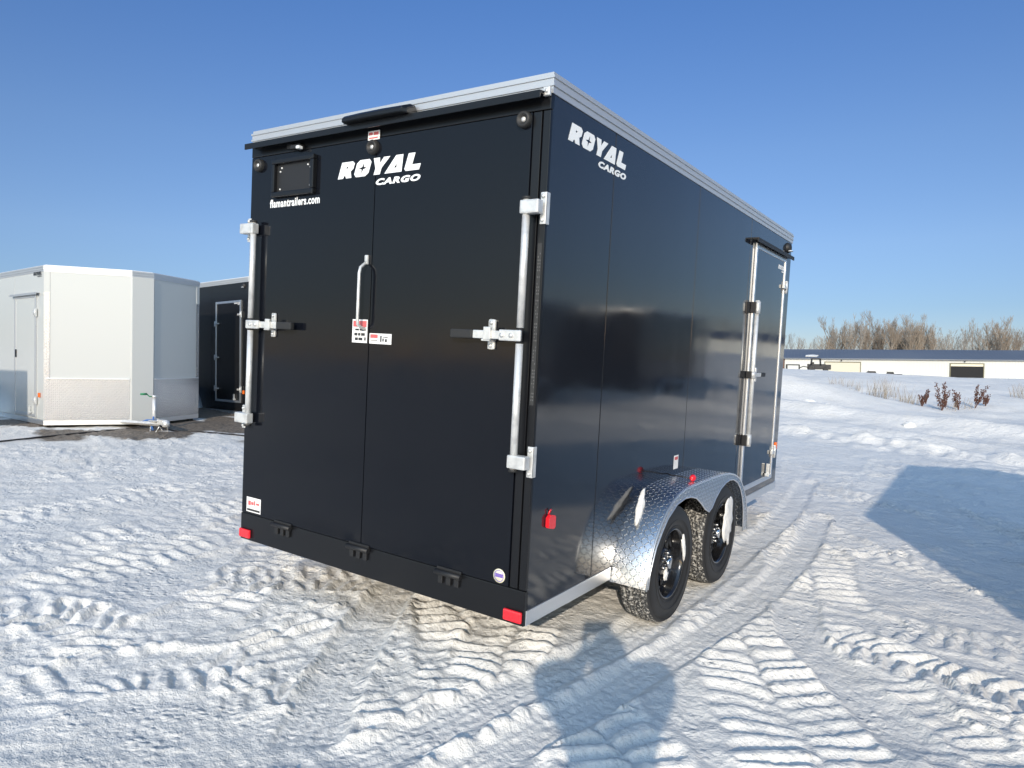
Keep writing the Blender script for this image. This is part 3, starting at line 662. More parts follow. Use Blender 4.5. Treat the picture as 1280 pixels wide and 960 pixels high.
TR=[ # kind, width, depth, period, skew, points (lot metres)
('lug',.62,.050,.165,.55,[(1.11,4.87),(1.5,3.66),(1.79,2.58),(2.0,1.67),(2.15,1.26)]),
('lug',.62,.048,.150,.5,[(1.35,1.75),(1.77,1.06),(1.98,.69),(2.21,.34),(2.3,.2),(2.4,-.05)]),
('lug',.42,.046,.13,.3,[(2.15,1.55),(2.32,1.23),(2.52,.95),(2.72,.75),(2.9,.5)]),
('lug',.45,.042,.14,.7,[(1.2,5.2),(1.47,4.36),(1.96,3.78),(2.31,3.69),(2.69,3.52),(3.06,3.21),(3.5,2.8)]),
('lug',.40,.060,.135,-.9,[(1.9,1.75),(2.11,1.66),(2.37,1.58),(2.63,1.5),(2.9,1.46),(3.3,1.35)]),
('lug',.40,.050,.15,.8,[(2.1,2.0),(2.36,2.06),(2.68,2.12),(3.2,2.2)]),
('lug',.36,.055,.15,.8,[(-2.3,-1.3),(-1.63,-1.15),(-1.42,-1.01),(-1.19,-.91),(-.82,-.85),(-.46,-.85)]),
('lug',.42,.050,.15,.6,[(-.6,-1.6),(-.6,-1.37),(-.64,-1.16),(-.74,-.85),(-.77,-.54),(-.95,-.12),(-1.32,.38),(-1.7,.9)]),
('lug',.38,.060,.16,-.8,[(-.46,-1.8),(-.44,-1.57),(-.47,-1.39),(-.51,-1.15),(-.42,-.95),(-.26,-.81),(-.11,-.66),(.05,-.5)]),
('lug',.45,.040,.17,.7,[(-1.75,-1.2),(-1.86,-.57),(-1.98,.01),(-2.13,.75),(-2.4,1.7)]),
('lug',.45,.036,.18,-.6,[(-2.3,-.9),(-2.49,-.22),(-2.65,.39),(-2.76,1.19),(-2.9,2.4)]),
('lug',.45,.034,.18,.6,[(-3.6,-.9),(-3.7,.3),(-4.0,1.8),(-4.6,3.4)]),
('lug',.42,.046,.15,.7,[(-1.4,-.15),(-.99,.13),(-.77,.39),(-.41,.6),(.05,.69),(.6,.65)]),
('lug',.45,.050,.15,.35,[(-.49,-.29),(-.13,-.32),(.23,-.47),(.56,-.67)]),
('lug',.36,.046,.14,.3,[(.0,-1.0),(.09,-.8),(.18,-.62),(.46,-.5)]),
('lug',.40,.050,.14,.2,[(.40,.05),(.46,-.34),(.67,-.45),(.97,-.64),(1.13,-.77)]),
('lug',.55,.055,.155,.4,[(-.2,.95),(.01,.74),(.47,.34),(.77,-.02),(.9,-.3)]),
('lug',.48,.055,.15,-.4,[(.55,.75),(.66,.5),(.86,.06),(1.02,-.29),(1.26,-.6),(1.5,-.9)]),
('lug',.50,.050,.15,.4,[(1.15,.3),(1.35,-.02),(1.54,-.15),(1.74,-.3),(2.0,-.6)]),
('lug',.45,.035,.17,.6,[(.3,9.5),(.5,8.0),(.7,6.5),(1.1,5.0)]),
('lug',.45,.035,.17,-.6,[(2.3,9.0),(2.2,7.5),(2.4,6.0),(2.9,4.6)]),
('car',.26,.026,0,0,[(.71,-.99),(.51,-.71),(.26,-.35),(0,.07),(-.28,.58),(-.50,1.0),(-.9,1.9)]),
('car',.24,.022,0,0,[(.82,-1.05),(.9,-.73),(.98,-.28),(1.08,.3),(1.16,.84),(1.16,1.39),(1.16,2.32),(1.16,3.52),(1.1,4.97),(.86,7.09)]),
('car',.22,.022,0,0,[(1.16,-1.1),(1.21,-.73),(1.27,-.35),(1.36,.1),(1.42,.68),(1.50,1.3),(1.56,2.2),(1.55,3.4),(1.4,5)]),
('car',.26,.022,0,0,[(1.75,2.3),(1.92,1.6),(2.16,1.22),(2.42,.84),(2.66,.5)]),
]
_r=random.Random(12)
for _k in range(16):      # older, shallower passes of the loader all over the yard
    _x,_y,_a=_r.uniform(-6.5,3.5),_r.uniform(1.5,11),_r.uniform(0,6.28); _p=[]
    for _j in range(6):
        _p.append((_x,_y)); _a+=_r.uniform(-.35,.35); _x+=.75*math.cos(_a); _y+=.75*math.sin(_a)
    if any(-1.05<q[0]<1.3 and .2<q[1]<4.5 for q in _p): continue
    TR.insert(0,('lug' if _k%4 else 'car',_r.uniform(.3,.48),.05 if _k%4 else .02,_r.uniform(.13,.2),_r.choice([-.7,-.4,.5,.8]),_p))
def smooth_path(p,n=14):
    p=[np.array(q,float) for q in p]; P=[p[0]*2-p[1]]+p+[p[-1]*2-p[-2]]; out=[]
    for i in range(1,len(P)-2):
        for k in range(n):
            t=k/n; out.append(.5*((2*P[i])+(-P[i-1]+P[i+1])*t+(2*P[i-1]-5*P[i]+4*P[i+1]-P[i+2])*t*t+(-P[i-1]+3*P[i]-3*P[i+1]+P[i+2])*t**3))
    out.append(P[-2]); return np.array(out)
def detail(u,v):
    """snow relief in metres at lot coordinates (u across, v along the trailer)"""
    n=len(u); h=np.zeros(n); mask=np.zeros(n)
    wx=u+.05*(fbm(u*3,v*3,3,50)-.5)*2; wy=v+.05*(fbm(u*3+7,v*3,3,51)-.5)*2
    dist=np.hypot(u-2.7,v+2.7)
    for ti,(kind,wd,dp0,per,sk,pts) in enumerate(TR):
        dp=dp0; path=smooth_path(pts); seg=np.diff(path,axis=0); L=np.hypot(seg[:,0],seg[:,1]); S0=np.r_[0,np.cumsum(L)]
        mg=wd*.5+.16
        ii=np.where((u>path[:,0].min()-mg)&(u<path[:,0].max()+mg)&(v>path[:,1].min()-mg)&(v<path[:,1].max()+mg))[0]
        if not len(ii): continue
        X=wx[ii] if kind=='lug' else u[ii]; Y=wy[ii] if kind=='lug' else v[ii]
        best=np.full(len(ii),9.); sv=np.zeros(len(ii)); lv=np.zeros(len(ii))
        for k in range(len(seg)):
            dx=X-path[k,0]; dy=Y-path[k,1]; tx,ty_=seg[k]/L[k]
            s=np.clip(dx*tx+dy*ty_,0,L[k]); lat=dx*ty_-dy*tx; ex=dx-s*tx; ey=dy-s*ty_; d=np.hypot(ex,ey)
            c=d<best; best[c]=d[c]; sv[c]=S0[k]+s[c]; lv[c]=np.sign(lat[c])*d[c]
        endf=sstep(0,.25,sv)*sstep(0,.25,S0[-1]-sv)
        hw=wd/2; edge=1-sstep(hw-.035,hw+.03,best)
        if kind=='lug':
            amp=np.clip(-.15+1.9*fbm(X*1.9,Y*1.9,2,60+ti)/.75,.1,1.5)
            sp=sv+.05*(vnoise(sv*6,lv*5,80+ti)-.5)
            ph=sp/(per*.78)+.25*(vnoise(sv*3.1,lv*0+ti,97)-.5)+sk*np.abs(lv)/hw*.55*np.sign(1)+np.where(lv>0,.5,0)
            fr=ph-np.floor(ph)
            lug=np.where(fr<.62,sstep(0,.16,fr)*(1-sstep(.46,.62,fr)*1.0),0)     # soft side then a sharp break
            gap=.75+.5*vnoise(np.floor(ph)*3.1,np.sign(lv)*5+ti,90)
            cen=sstep(0,.05,np.abs(lv))*.6+.4
            dp=dp0*.50; hh=-dp*.45+dp*amp*lug*gap*cen+lug*(fbm(X*22,Y*22,2,95)-.45)*.010
            berm=np.exp(-((best-hw-.03)/.035)**2)*dp*.45*(.3+1.2*vnoise(sv*8,lv*8,70+ti))
            val=hh*edge+berm
        else:
            gr=(.0030*np.cos(lv*2*np.pi/.052)+.0014*np.sin(sv*2*np.pi/.045+lv*26))*(.3+1.2*fbm(u[ii]*5,v[ii]*5,2,98))
            gr=gr*sstep(9,4,dist[ii])if False else gr*(1-sstep(4,9,dist[ii]))
            val=(-dp+gr)*edge+np.exp(-((best-hw-.025)/.022)**2)*dp*.4*(.3+vnoise(sv*7,lv*9,70+ti))
        val=val*endf; m_=edge*endf
        if kind=='car': h[ii]=h[ii]*(1-m_)+val
        else: h[ii]=h[ii]*(1-.75*m_)+val
        mask[ii]=np.maximum(mask[ii],m_)
    # driven-over crust between tracks: plates, clods and scour
    near=1-sstep(14,26,dist)
    a=fbm(u*1.1,v*1.1,3,1); rough=sstep(.38,.62,fbm(u*.8+3,v*.8,3,4))
    ang=u*.6+v*.35
    rid=1-np.abs(2*fbm(wx*5.5+v*1.5,wy*9,3,8)-1)*2
    rid=np.clip(rid,0,1)**2
    cl=fbm(u*13,v*13,3,12); clods=np.clip(cl-.5,0,1)*.11
    h+=near*(1-.75*mask)*( .020*(a-.5)*2*1.0+ rough*(.020*rid+clods*.9)+ .012*(fbm(u*6,v*6,3,15)-.45))
    h+=near*(1-.6*mask)*.020*(fbm(u*7+.8*v,v*4.5,3,17)-.45)*sstep(3,6,dist)
    h+=(1-sstep(18,30,dist))*.012*(fbm(u*11,v*9,2,18)-.4)*sstep(4,8,dist)
    chunk=fbm(u*4.2+11,v*4.2,2,21); h+=near*(1-mask)*sstep(.60,.66,chunk)*.018*rough
    h+=near*.0035*(fbm(u*38,v*38,2,30)-.5)*(1-sstep(3,9,dist))*2
    h+=near*.004*(fbm(u*20,v*20,2,33)-.5)*2*(1-sstep(7,14,dist))
    return h
P0=Q4@Vector((0,0,0)); NQ=(Q[0][2],Q[1][2],Q[2][2])
def ground_h(x,y,fine=True):
    zp=P0.z-((x-P0.x)*NQ[0]+(y-P0.y)*NQ[1])/NQ[2]
    zl=np.clip(zp,-2,.9); far=sstep(40,90,np.hypot(x,y)); z=zp*(1-far)+.55*far
    qx,qy,qz=x-CAM.x,y-CAM.y,z-CAM.z
    u=CAM.x+Q[0][0]*qx+Q[1][0]*qy+Q[2][0]*qz; v=CAM.y+Q[0][1]*qx+Q[1][1]*qy+Q[2][1]*qz
    if fine: z=z+detail(u,v)
    d=np.hypot(x-CAM.x,y-CAM.y); fx=(x-CAM.x)*cf.x+(y-CAM.y)*cf.y; rx=(x-CAM.x)*cr.x+(y-CAM.y)*cr.y
    front=sstep(-.2,.15,np.arctan2(x-CAM.x,y-CAM.y)+.5)          # only right of the trailers
    yy=y+.36*x-.35*(fbm(x*.25,y*.25,2,40)-.5)*4
    # plough berms across the yard edge, then untouched drifts
    z=z+front*(.15*np.exp(-((yy-13.6)/.28)**2)*(.4+vnoise(x*3,y*3,41))+.07*(fbm(x*5,y*5,2,46)-.4)*np.exp(-((yy-13.0)/.7)**2)*2+.30*np.exp(-((yy-17.6)/.7)**2)+.12*sstep(13.6,16,yy)*(1-sstep(17,22,yy)))
    z=z+front*(.20*np.exp(-((yy-15.0)/.5)**2))*.4
    def mound(cx,cy,sx,sy,h): return h*np.exp(-(((x-cx)/sx)**2+((y-cy)/sy)**2))
    z=z+mound(-4.9,24.5,4.0,2.6,.95)+mound(8.3,20.0,3.6,2.4,.85)+mound(3.5,29,5,3,.22)+mound(-1,33,5,3,.3)+mound(14,26,5,4,.8)+mound(20,18,4,5,.7)
    wide=sstep(-1.0,-.5,np.arctan2(x,y))
    z=z+wide*1.0*sstep(24,46,d)*(1-sstep(52,85,d))*(.9+.3*(fbm(x*.05,y*.05,2,43)-.5))
    z=z+sstep(12,18,d)*(1-sstep(70,120,d))*((fbm(x*.35,y*.5,4,44)-.5)*.22+(fbm(x*1.3,y*2.0,3,45)-.5)*.09)
    return z
def build_ground():
    # rings round the lot, dense where the tracks are
    r=[.35]
    while r[-1]<9: r.append(r[-1]*1.0047 if r[-1]>1.2 else r[-1]*1.03)
    while r[-1]<70: r.append(r[-1]*1.0085)
    while r[-1]<4000: r.append(r[-1]*1.09)
    r=np.array(r)
    az=[]; a=-math.pi
    c0=math.atan2(-cf.x,cf.y)   # heading left of +Y
    while a<math.pi:
        az.append(a); dd=abs((a+c0+math.pi)%(2*math.pi)-math.pi); a+= R(.19) if dd<R(44) else (R(.5) if dd<R(70) else R(1.5))
    az=np.array(az); na=len(az); nr=len(r)
    A,RR=np.meshgrid(az,r); X=(CAM.x+RR*np.sin(A)).ravel(); Y=(CAM.y+RR*np.cos(A)).ravel()
    Z=ground_h(X,Y)
    X=np.r_[X,CAM.x]; Y=np.r_[Y,CAM.y]; Z=np.r_[Z,Z[:na].mean()]
    me=bpy.data.meshes.new('snow_ground'); nv=len(X); me.vertices.add(nv); me.vertices.foreach_set('co',np.stack([X,Y,Z],1).ravel())
    i=np.arange(nr-1)[:,None]*na; j=np.arange(na)[None,:]; j2=(j+1)%na
    q=np.stack([i+j,i+na+j,i+na+j2,i+j2],2).reshape(-1,4)
    tri=np.stack([np.full(na,nv-1),np.arange(na),(np.arange(na)+1)%na],1)
    lp=np.r_[q.ravel(),tri.ravel()]; st=np.r_[np.arange(len(q))*4,len(q)*4+np.arange(na)*3]
    me.loops.add(len(lp)); me.loops.foreach_set('vertex_index',lp); me.polygons.add(len(st)); me.polygons.foreach_set('loop_start',st)
    me.polygons.foreach_set('loop_total',np.r_[np.full(len(q),4),np.full(na,3)])
    me.polygons.foreach_set('use_smooth',np.ones(len(st),bool)); me.update(calc_edges=True); me.validate()
    o=bpy.data.objects.new('snow_ground',me); COL.objects.link(o); o['kind']='structure'; return o
def snow_mat():
    m=bpy.data.materials.new('snow'); m.use_nodes=True; n=m.node_tree; L=n.links.new; b=n.nodes['Principled BSDF']
    b.inputs['Roughness'].default_value=.62; b.inputs['Specular IOR Level'].default_value=.25
    g=n.nodes.new('ShaderNodeNewGeometry')
    def noise(sc,det=5): 
        t=n.nodes.new('ShaderNodeTexNoise'); t.inputs['Scale'].default_value=sc; t.inputs['Detail'].default_value=det; L(g.outputs['Position'],t.inputs['Vector']); return t.outputs[0]
    def rng_(x,a,b_,c=0,d=1):
        r=n.nodes.new('ShaderNodeMapRange'); r.inputs[1].default_value=a; r.inputs[2].default_value=b_; r.inputs[3].default_value=c; r.inputs[4].default_value=d; L(x,r.inputs[0]); return r.outputs[0]
    def mul(a,b_,op='MULTIPLY'):
        q=n.nodes.new('ShaderNodeMath'); q.operation=op
        for i,v in enumerate((a,b_)):
            if isinstance(v,(int,float)): q.inputs[i].default_value=v
            else: L(v,q.inputs[i])
        return q.outputs[0]
    def mix(f,c1,c2):
        x=n.nodes.new('ShaderNodeMix'); x.data_type='RGBA'; L(f,x.inputs[0])
        for k,c in ((6,c1),(7,c2)):
            if isinstance(c,tuple): x.inputs[k].default_value=(*c,1)
            else: L(c,x.inputs[k])
        return x.outputs[2]
    def blob(c,rad,soft):
        d=n.nodes.new('ShaderNodeVectorMath'); d.operation='DISTANCE'; L(g.outputs['Position'],d.inputs[0]); d.inputs[1].default_value=c; return rng_(d.outputs['Value'],rad+soft,rad)
    base=mix(rng_(noise(1.3,4),.35,.7),(.86,.825,.765),(.80,.77,.715))
    dirt=mul(rng_(noise(2.2,6),.52,.74),.26)
    base=mix(dirt,base,(.60,.565,.50))
    # gravel and mud churned up round the parked trailers at left
    reg=mul(mul(blob((-12.5,3.0,.7),4.4,1.6),blob((-9.4,4.6,.6),2.6,1.2),'MAXIMUM'),blob((-7.6,5.0,.5),1.8,1.0),'MAXIMUM')
    pat=rng_(noise(1.1,8),.40,.60)
    gm=mul(mul(reg,1.35),mul(pat,.18,'ADD'),'MULTIPLY')
    grav=mix(rng_(noise(26,6),.35,.65),(.26,.215,.17),(.12,.10,.08))
    base=mix(rng_(gm,.35,.75),base,grav)
    tan_=mul(blob((-.6,1.0,0),.9,1.4),rng_(noise(3.5,6),.40,.62)); base=mix(mul(tan_,.05),base,(.58,.52,.42))
    L(base,b.inputs['Base Color'])
    vo=n.nodes.new('ShaderNodeTexVoronoi'); vo.inputs['Scale'].default_value=21; vo.inputs['Randomness'].default_value=1
    wv=n.nodes.new('ShaderNodeVectorMath'); wv.operation='ADD'; nn=n.nodes.new('ShaderNodeTexNoise'); nn.inputs['Scale'].default_value=6; L(g.outputs['Position'],nn.inputs['Vector'])
    sc_=n.nodes.new('ShaderNodeVectorMath'); sc_.operation='SCALE'; sc_.inputs['Scale'].default_value=.10; L(nn.outputs['Color'],sc_.inputs[0]); L(g.outputs['Position'],wv.inputs[0]); L(sc_.outputs[0],wv.inputs[1]); L(wv.outputs[0],vo.inputs['Vector'])
    crumbs=mul(rng_(vo.outputs['Distance'],.45,.12),rng_(noise(3.1,4),.48,.60))
    h=mul(mul(mul(noise(48,5),.6),mul(noise(150,3),.3),'ADD'),mul(crumbs,.55),'ADD')
    bu=n.nodes.new('ShaderNodeBump'); bu.inputs['Strength'].default_value=.85; bu.inputs['Distance'].default_value=.014; L(h,bu.inputs['Height'])
    bu2=n.nodes.new('ShaderNodeBump'); bu2.inputs['Strength'].default_value=.8; bu2.inputs['Distance'].default_value=.03; L(noise(9,5),bu2.inputs['Height']); L(bu2.outputs[0],bu.inputs['Normal'])
    L(bu.outputs[0],b.inputs['Normal'])
    return m
gnd=build_ground(); gnd.data.materials.append(snow_mat())
def gh(x,y): return float(ground_h(np.array([x],float),np.array([y],float))[0])

c1=[(-7.9,-.6),(-7.55,.55),(-7.75,1.5),(-7.9,2.2)]
pts=[(x,y,gh(x,y)+.012) for x,y in c1]+[tuple(tw(.12,ty+.05,.16)),tuple(tw(.06,ty+.3,.24))]
ground_cord('extension_cord',pts,.011,'dark cord trailing from the left edge to the tongue of the white trailer')
c2=[(-7.4,3.25),(-7.2,3.5),(-6.9,3.6),(-6.5,3.75),(-6.0,3.9)]
pts=[tuple(tw(.02,ty+.42,.26))]+[(x,y,gh(x,y)+.010) for x,y in c2]
ground_cord('extension_cord',pts,.011,'black cord running from the white trailer tongue towards the near black trailer')

# lumps thrown up by the plough
for i,(x,y,s_) in enumerate([(-3.35,19.9,.26),(-3.0,19.6,.20),(-2.75,20.0,.17),(-3.6,19.5,.22),(-1.9,20.6,.22),(-1.55,20.7,.18),(1.2,15.9,.10),(-2.3,20.3,.15)]):
    o=snow_lump('snow_lump',(0,0,0),(s_*1.3,s_,s_*.8),['block of ploughed snow beside the corner of the black trailer','white snow chunk in the heap beyond the black trailer','smaller snow chunk behind the heap by the black trailer','leftmost snow chunk partly behind the trailer','snow chunk lying apart to the right of the heap','low snow chunk right of the heap, touching its neighbour','single small snow chunk on the yard edge bank','little snow chunk between the heap and the pair to its right'][i],20+i)
    LOT.remove(o); o.location=(x,y,gh(x,y)+s_*.25); o['group']='ploughed snow chunks'

# ------------------------------------------------------------------ weeds
def weed(x,y,h_,kind,label,group,lean=0):
    r=random.Random(int(abs(x*97+y*31)*10)); t=empty('dry_weed',(x,y,gh(x,y)-.03),label=label,cat='weed',group=group)
    if kind=='dock':
        m=MB(); l=MB()
        for k in range(r.randint(5,8)):
            a=r.uniform(0,6.28); hh=h_*r.uniform(.5,1); tip=Vector((math.cos(a)*.30*hh+lean*hh,math.sin(a)*.25*hh,hh)); p=[Vector((0,0,0)),tip*.5+Vector((.02,0,.03)),tip]
            m.tube(p,[.011,.009,.004],5)
            for j in range(int(46*h_)):
                f=r.uniform(.3,1); c=p[0].lerp(tip,f); s_=r.uniform(.010,.024); b=bmesh.new(); bmesh.ops.create_icosphere(b,subdivisions=1,radius=s_)
                l.add(b,Matrix.Translation(c+Vector((r.uniform(-.06,.06),r.uniform(-.06,.06),r.uniform(-.04,.04))))@Matrix.Diagonal((.8,.8,1.4,1)))
        m.build('stem',WEED,t); l.build('seed_head',WEED,t)
    else:
        m=MB()
        for k in range(r.randint(14,22)):
            a=r.uniform(0,6.28); b0=Vector((r.uniform(-.25,.25),r.uniform(-.25,.25),0)); hh=h_*r.uniform(.4,1); tip=b0+Vector((math.cos(a)*.3*hh,math.sin(a)*.3*hh,hh)); m.tube([b0,b0.lerp(tip,.5)+Vector((0,0,.03)),tip],[.005,.004,.002],4)
        m.build('blades',STRAW,t)
def Wp(px,py,D):
    v=cr*((px-640)/885.1)+cf-cu*((py-480)/885.1); return CAM+v*D
for i,(px,D,h_,ln,lb) in enumerate([(1152,24,.75,.1,'small brown seeded weed left of the tall one in the snow hollow'),(1177,23.4,1.05,.0,'tallest reddish brown seeded weed in the snow hollow'),(1198,23.8,.75,-.3,'brown weed leaning left just right of the tallest weed'),(1218,24.2,.95,.35,'brown weed leaning right at the right end of the hollow'),(1231,24.6,.5,.2,'low brown weed at the far right end of the row')]):
    p=Wp(px,520,D); weed(p.x,p.y,h_,'dock',lb,'brown seeded weeds',ln)
gl=['straw grass tuft at the left of the snow hollow','straw grass tuft second from the left','pale grass tuft on the drift edge','pale grass tuft in the middle of the drift','straw tuft above the hollow','wide straw tuft left of the brown weeds','short straw tuft beside the brown weeds','straw tuft behind the tallest weed','straw tuft between the brown weeds','reddish tuft at the right edge of the picture','reddish tuft touching the right edge','thin grass tuft high on the left drift','thin grass tuft on the drift crest','faint grass tuft on the drift crest further right']
for i,(px,D,h_) in enumerate([(1086,27,.7),(1094,26.4,.8),(1103,26,.9),(1112,26.5,.7),(1070,29,.5),(1134,24.5,.5),(1142,24.2,.45),(1184,23.6,.4),(1207,24.0,.45),(1272,27,.6),(1279,26.6,.7),(1045,31,.45),(1060,30,.5),(1128,25,.7)]):
    p=Wp(px,510,D); weed(p.x,p.y,h_,'grass',gl[i],'dry grass tufts')

# ------------------------------------------------------------------ long metal building
A0=Vector((-39.4,174.4,.5)); A1=Vector((8.7,184.8,.5)); ex=(A1-A0); Lb=ex.length; ex.normalize(); yaw=math.atan2(ex.y,ex.x)
B=empty('long_shed',tuple(A0),yaw,'long low white metal building with a dark blue grey roof beyond the snow','building')
LEN=115; DEP=22; EV=3.95; RG=6.45
m=MB(); m.box(1.3,LEN,0,DEP,0,EV)
for k in range(int((LEN-1.4)/.6)): 
    x=1.5+k*.6
    if not(10.6<x<18.8 and True) : m.box(x,x+.08,-.04,.0-.001,.0,EV-.05)
m.build('wall',WALLW,B)
m=MB(); m.box(-7,1.295,.3,DEP-.3,0,EV-.05); m.build('end_bay',BROWN,B)
m=MB()
m.prism([(-.7,EV-.08),(-.7,EV+.12),(DEP/2,RG),(DEP+.7,EV+.12),(DEP+.7,EV-.08)],-7.5,LEN+.5,'X'); m.build('roof',ROOFB,B)
m=MB()
for k in range(150):
    x=-7+k*.8; m.face([(x,-.72,EV+.14),(x+.09,-.72,EV+.14),(x+.09,DEP/2,RG+.04),(x,DEP/2,RG+.04)])
m.build('roof_seams',mat('roof_seam_blue',(.15,.17,.20),.5),B)
def bldx(px): # distance along the facade for an image column
    v=cr*((px-640)/885.1)+cf; # ground plan ray
    d=Vector((v.x,v.y)); n=Vector((-ex.y,ex.x)); o=Vector((A0.x-CAM.x,A0.y-CAM.y)); t_=(o.dot(n))/d.dot(n); return (d*t_-o).dot(Vector((ex.x,ex.y)))
x0,x1=bldx(1030),bldx(1075.5)
dr=empty('overhead_door',parent=B)
m=MB(); m.box(x0+.15,x1-.15,-.10,-.045,0,3.1); m.build('door_leaf',mat('cream_door',(.50,.465,.37),.5),dr)
m=MB(); m.box(x0,x0+.15,-.16,-.002,0,3.25); m.box(x1-.15,x1,-.16,-.002,0,3.25); m.box(x0,x1,-.17,-.003,3.1,3.3); m.build('door_frame',mat('olive_frame',(.13,.12,.07),.6),dr)
x0,x1=bldx(1187),bldx(1229)
dr=empty('overhead_door',parent=B); dr['label']='dark open doorway with its door rolled part way up'
m=MB(); m.box(x0+.1,x1-.1,-.07,-.045,-.2,2.75); m.build('opening',DARK,dr)
m=MB(); m.box(x0+.1,x1-.1,-.14,-.072,2.55,3.05); m.build('door_leaf',mat('cream_door2',(.62,.57,.42),.5),dr)
m=MB(); m.box(x0-.1,x0+.1,-.18,-.002,-.2,3.2); m.box(x1-.1,x1+.1,-.18,-.002,-.2,3.2); m.box(x0-.1,x1+.1,-.19,-.003,3.05,3.25); m.build('door_frame',mat('olive_frame',(.13,.12,.07),.6),dr)
for px in (1051,1205):
    x=bldx(px); q=MB(); q.box(x-.12,x+.12,-.4,-.041,3.45,3.7,.03); q.build('wall_lamp',BLACK,B)
# a patch of snow left on the roof
q=MB(); x=bldx(1014); 
q.prism([(x-1.4,1.2),(x+1.1,1.0),(x+1.5,2.2),(x+.2,3.0),(x-1.2,2.4)],0,.12)
for v in q.bm.verts: v.co.z+= EV+.16+(v.co.y+.7)/(DEP/2+.7)*(RG-EV-.12)
q.build('roof_snow',SNOWC,B)

# ------------------------------------------------------------------ machines by the building
def machine(px,D,z,label):
    p=Wp(px,462,D); t=empty('loader_tractor',(p.x,p.y,z),yaw,label,'tractor'); t.scale=(1.15,1.15,1.15); g=BLACK
    m=MB(); m.box(-1.5,1.6,-.6,.6,.45,1.45,.08); m.box(.9,2.5,-.45,.45,.45,1.35,.1); m.build('body',g,t)
    m=MB()
    for x,y in ((-.9,-.6),(-.9,.6),(.75,-.6),(.75,.6)): m.tube([(x,y,1.2),(x+(.15 if x<0 else -.1),y,2.35)],.15,6)
    m.box(-.95,.85,-.7,.7,2.32,2.5,.06); m.box(-.75,-.35,-.3,.3,1.2,1.8,.05); m.build('cab_frame',g,t)
    for x,y,r in ((-.8,-.75,.62),(-.8,.75,.62),(1.6,-.65,.45),(1.6,.65,.45)):
        q=MB(); q.lathe([(r*.55,-.14),(r*.95,-.16),(r,-.1),(r,.1),(r*.95,.16),(r*.55,.14)],(x,y,r),'Y',20); q.lathe([(r*.55,-.05),(0,-.05)],(x,y,r),'Y',20); q.build('wheel',RUBBER,t)
    m=MB(); m.tube([(-1.2,-.4,.8),(-2.2,-.4,1.0),(-2.8,-.4,.7)],.09,6); m.tube([(-1.2,.4,.8),(-2.2,.4,1.0),(-2.8,.4,.7)],.09,6)
    m.box(-5.2,-2.8,-.9,.9,1.15,1.35,.04); m.box(-5.2,-4.9,-.9,.9,.3,1.2,.04); m.box(-3.0,-2.75,-.9,.9,.3,1.2,.04); m.box(-5.2,-2.8,-.9,.9,.25,.42,.04); m.build('rear_implement',g,t)
    return t
machine(1020,150,1.35,'dark tractor with an open cab parked in front of the white building')
for i,(px,w_,lb) in enumerate([(1089,7,'snow covered dark pickup, left of two low shapes before the building'),(1107,9,'snow covered low trailer right of the pickup before the building')]):
    p=Wp(px,466,150); t=empty('snowy_pickup' if i==0 else 'flat_trailer',(p.x,p.y,.15),yaw,lb,'pickup' if i==0 else 'trailer')
    m=MB()
    if i==0:
        m.prism([(-2.6,.4),(-2.6,1.0),(-1.0,1.1),(-.6,1.55),(.7,1.55),(1.0,1.1),(2.6,1.05),(2.6,.4)],-.9,.9,'Y'); m.build('body',BLACK,t,bevel=.05)
        q=MB(); q.box(-.55,.65,-.8,.8,1.56,1.68,.05); q.box(1.1,2.5,-.8,.8,1.06,1.15,.03); q.build('roof_snow',SNOWC,t)
    else:
        m.box(-3,3,-1,1,.8,1.05,.03); m.box(-2.9,-2.0,-.9,.9,1.05,1.5,.05); m.box(.2,1.4,-.9,.9,1.05,1.45,.05); m.build('bed',BLACK,t)
        q=MB(); q.box(-1.9,.1,-.9,.9,1.05,1.35,.05); q.box(1.5,2.9,-.9,.9,1.05,1.3,.05); q.build('snow_load',SNOWC,t)
    for x in (-1.6,1.6):
        for y in (-.85,.85):
            q=MB(); q.lathe([(0,-.12),(.38,-.12),(.38,.12),(0,.12)],(x,y,.38),'Y',16); q.build('wheel',RUBBER,t)

# ------------------------------------------------------------------ bare trees
def tree_meshes(seed,height,spread,dens,upr):
    r=random.Random(seed); tr=MB(); cw=MB()
    def branch(p,d,ln,rad,lev):
        n=3 if lev<3 else 2; pts=[p]; q=p.copy(); dd=d.copy()
        for k in range(n):
            dd=(dd+Vector((r.uniform(-.2,.2),r.uniform(-.2,.2),r.uniform(-.02,.16)))*(.6 if lev else .25)).normalized(); q=q+dd*(ln/n); pts.append(q.copy())
        rs=[rad*(1-.62*i/n) for i in range(n+1)]
        (tr if lev==0 else cw).tube(pts,rs,5 if lev==0 else 3,caps=False)
        if lev>=4: return
        kids=[int(9*dens),int(5*dens),int(5*dens),4][lev]
        for k in range(kids):
            f=r.uniform(.28 if lev else .18,1); i=min(int(f*n),n-1); c=pts[i].lerp(pts[i+1],f*n-i)
            a=r.uniform(0,6.28); side=Vector((math.cos(a),math.sin(a),0)); nd=(dd*upr+side*spread+Vector((0,0,.35))).normalized()
            branch(c,nd,ln*r.uniform(.36,.60)*(1.1-.35*f if lev==0 else 1),max(rad*(.5 if lev else .42),.013),lev+1)
    st=r.randint(1,3)
    for s_ in range(st):
        a=r.uniform(0,6.28); branch(Vector((math.cos(a)*.2,math.sin(a)*.2,0)) if st>1 else Vector((0,0,0)),Vector((math.cos(a)*.18 if st>1 else 0,math.sin(a)*.18 if st>1 else 0,1)).normalized(),height*r.uniform(.72,.9),height*.014,0)
    return tr,cw
protos=[]
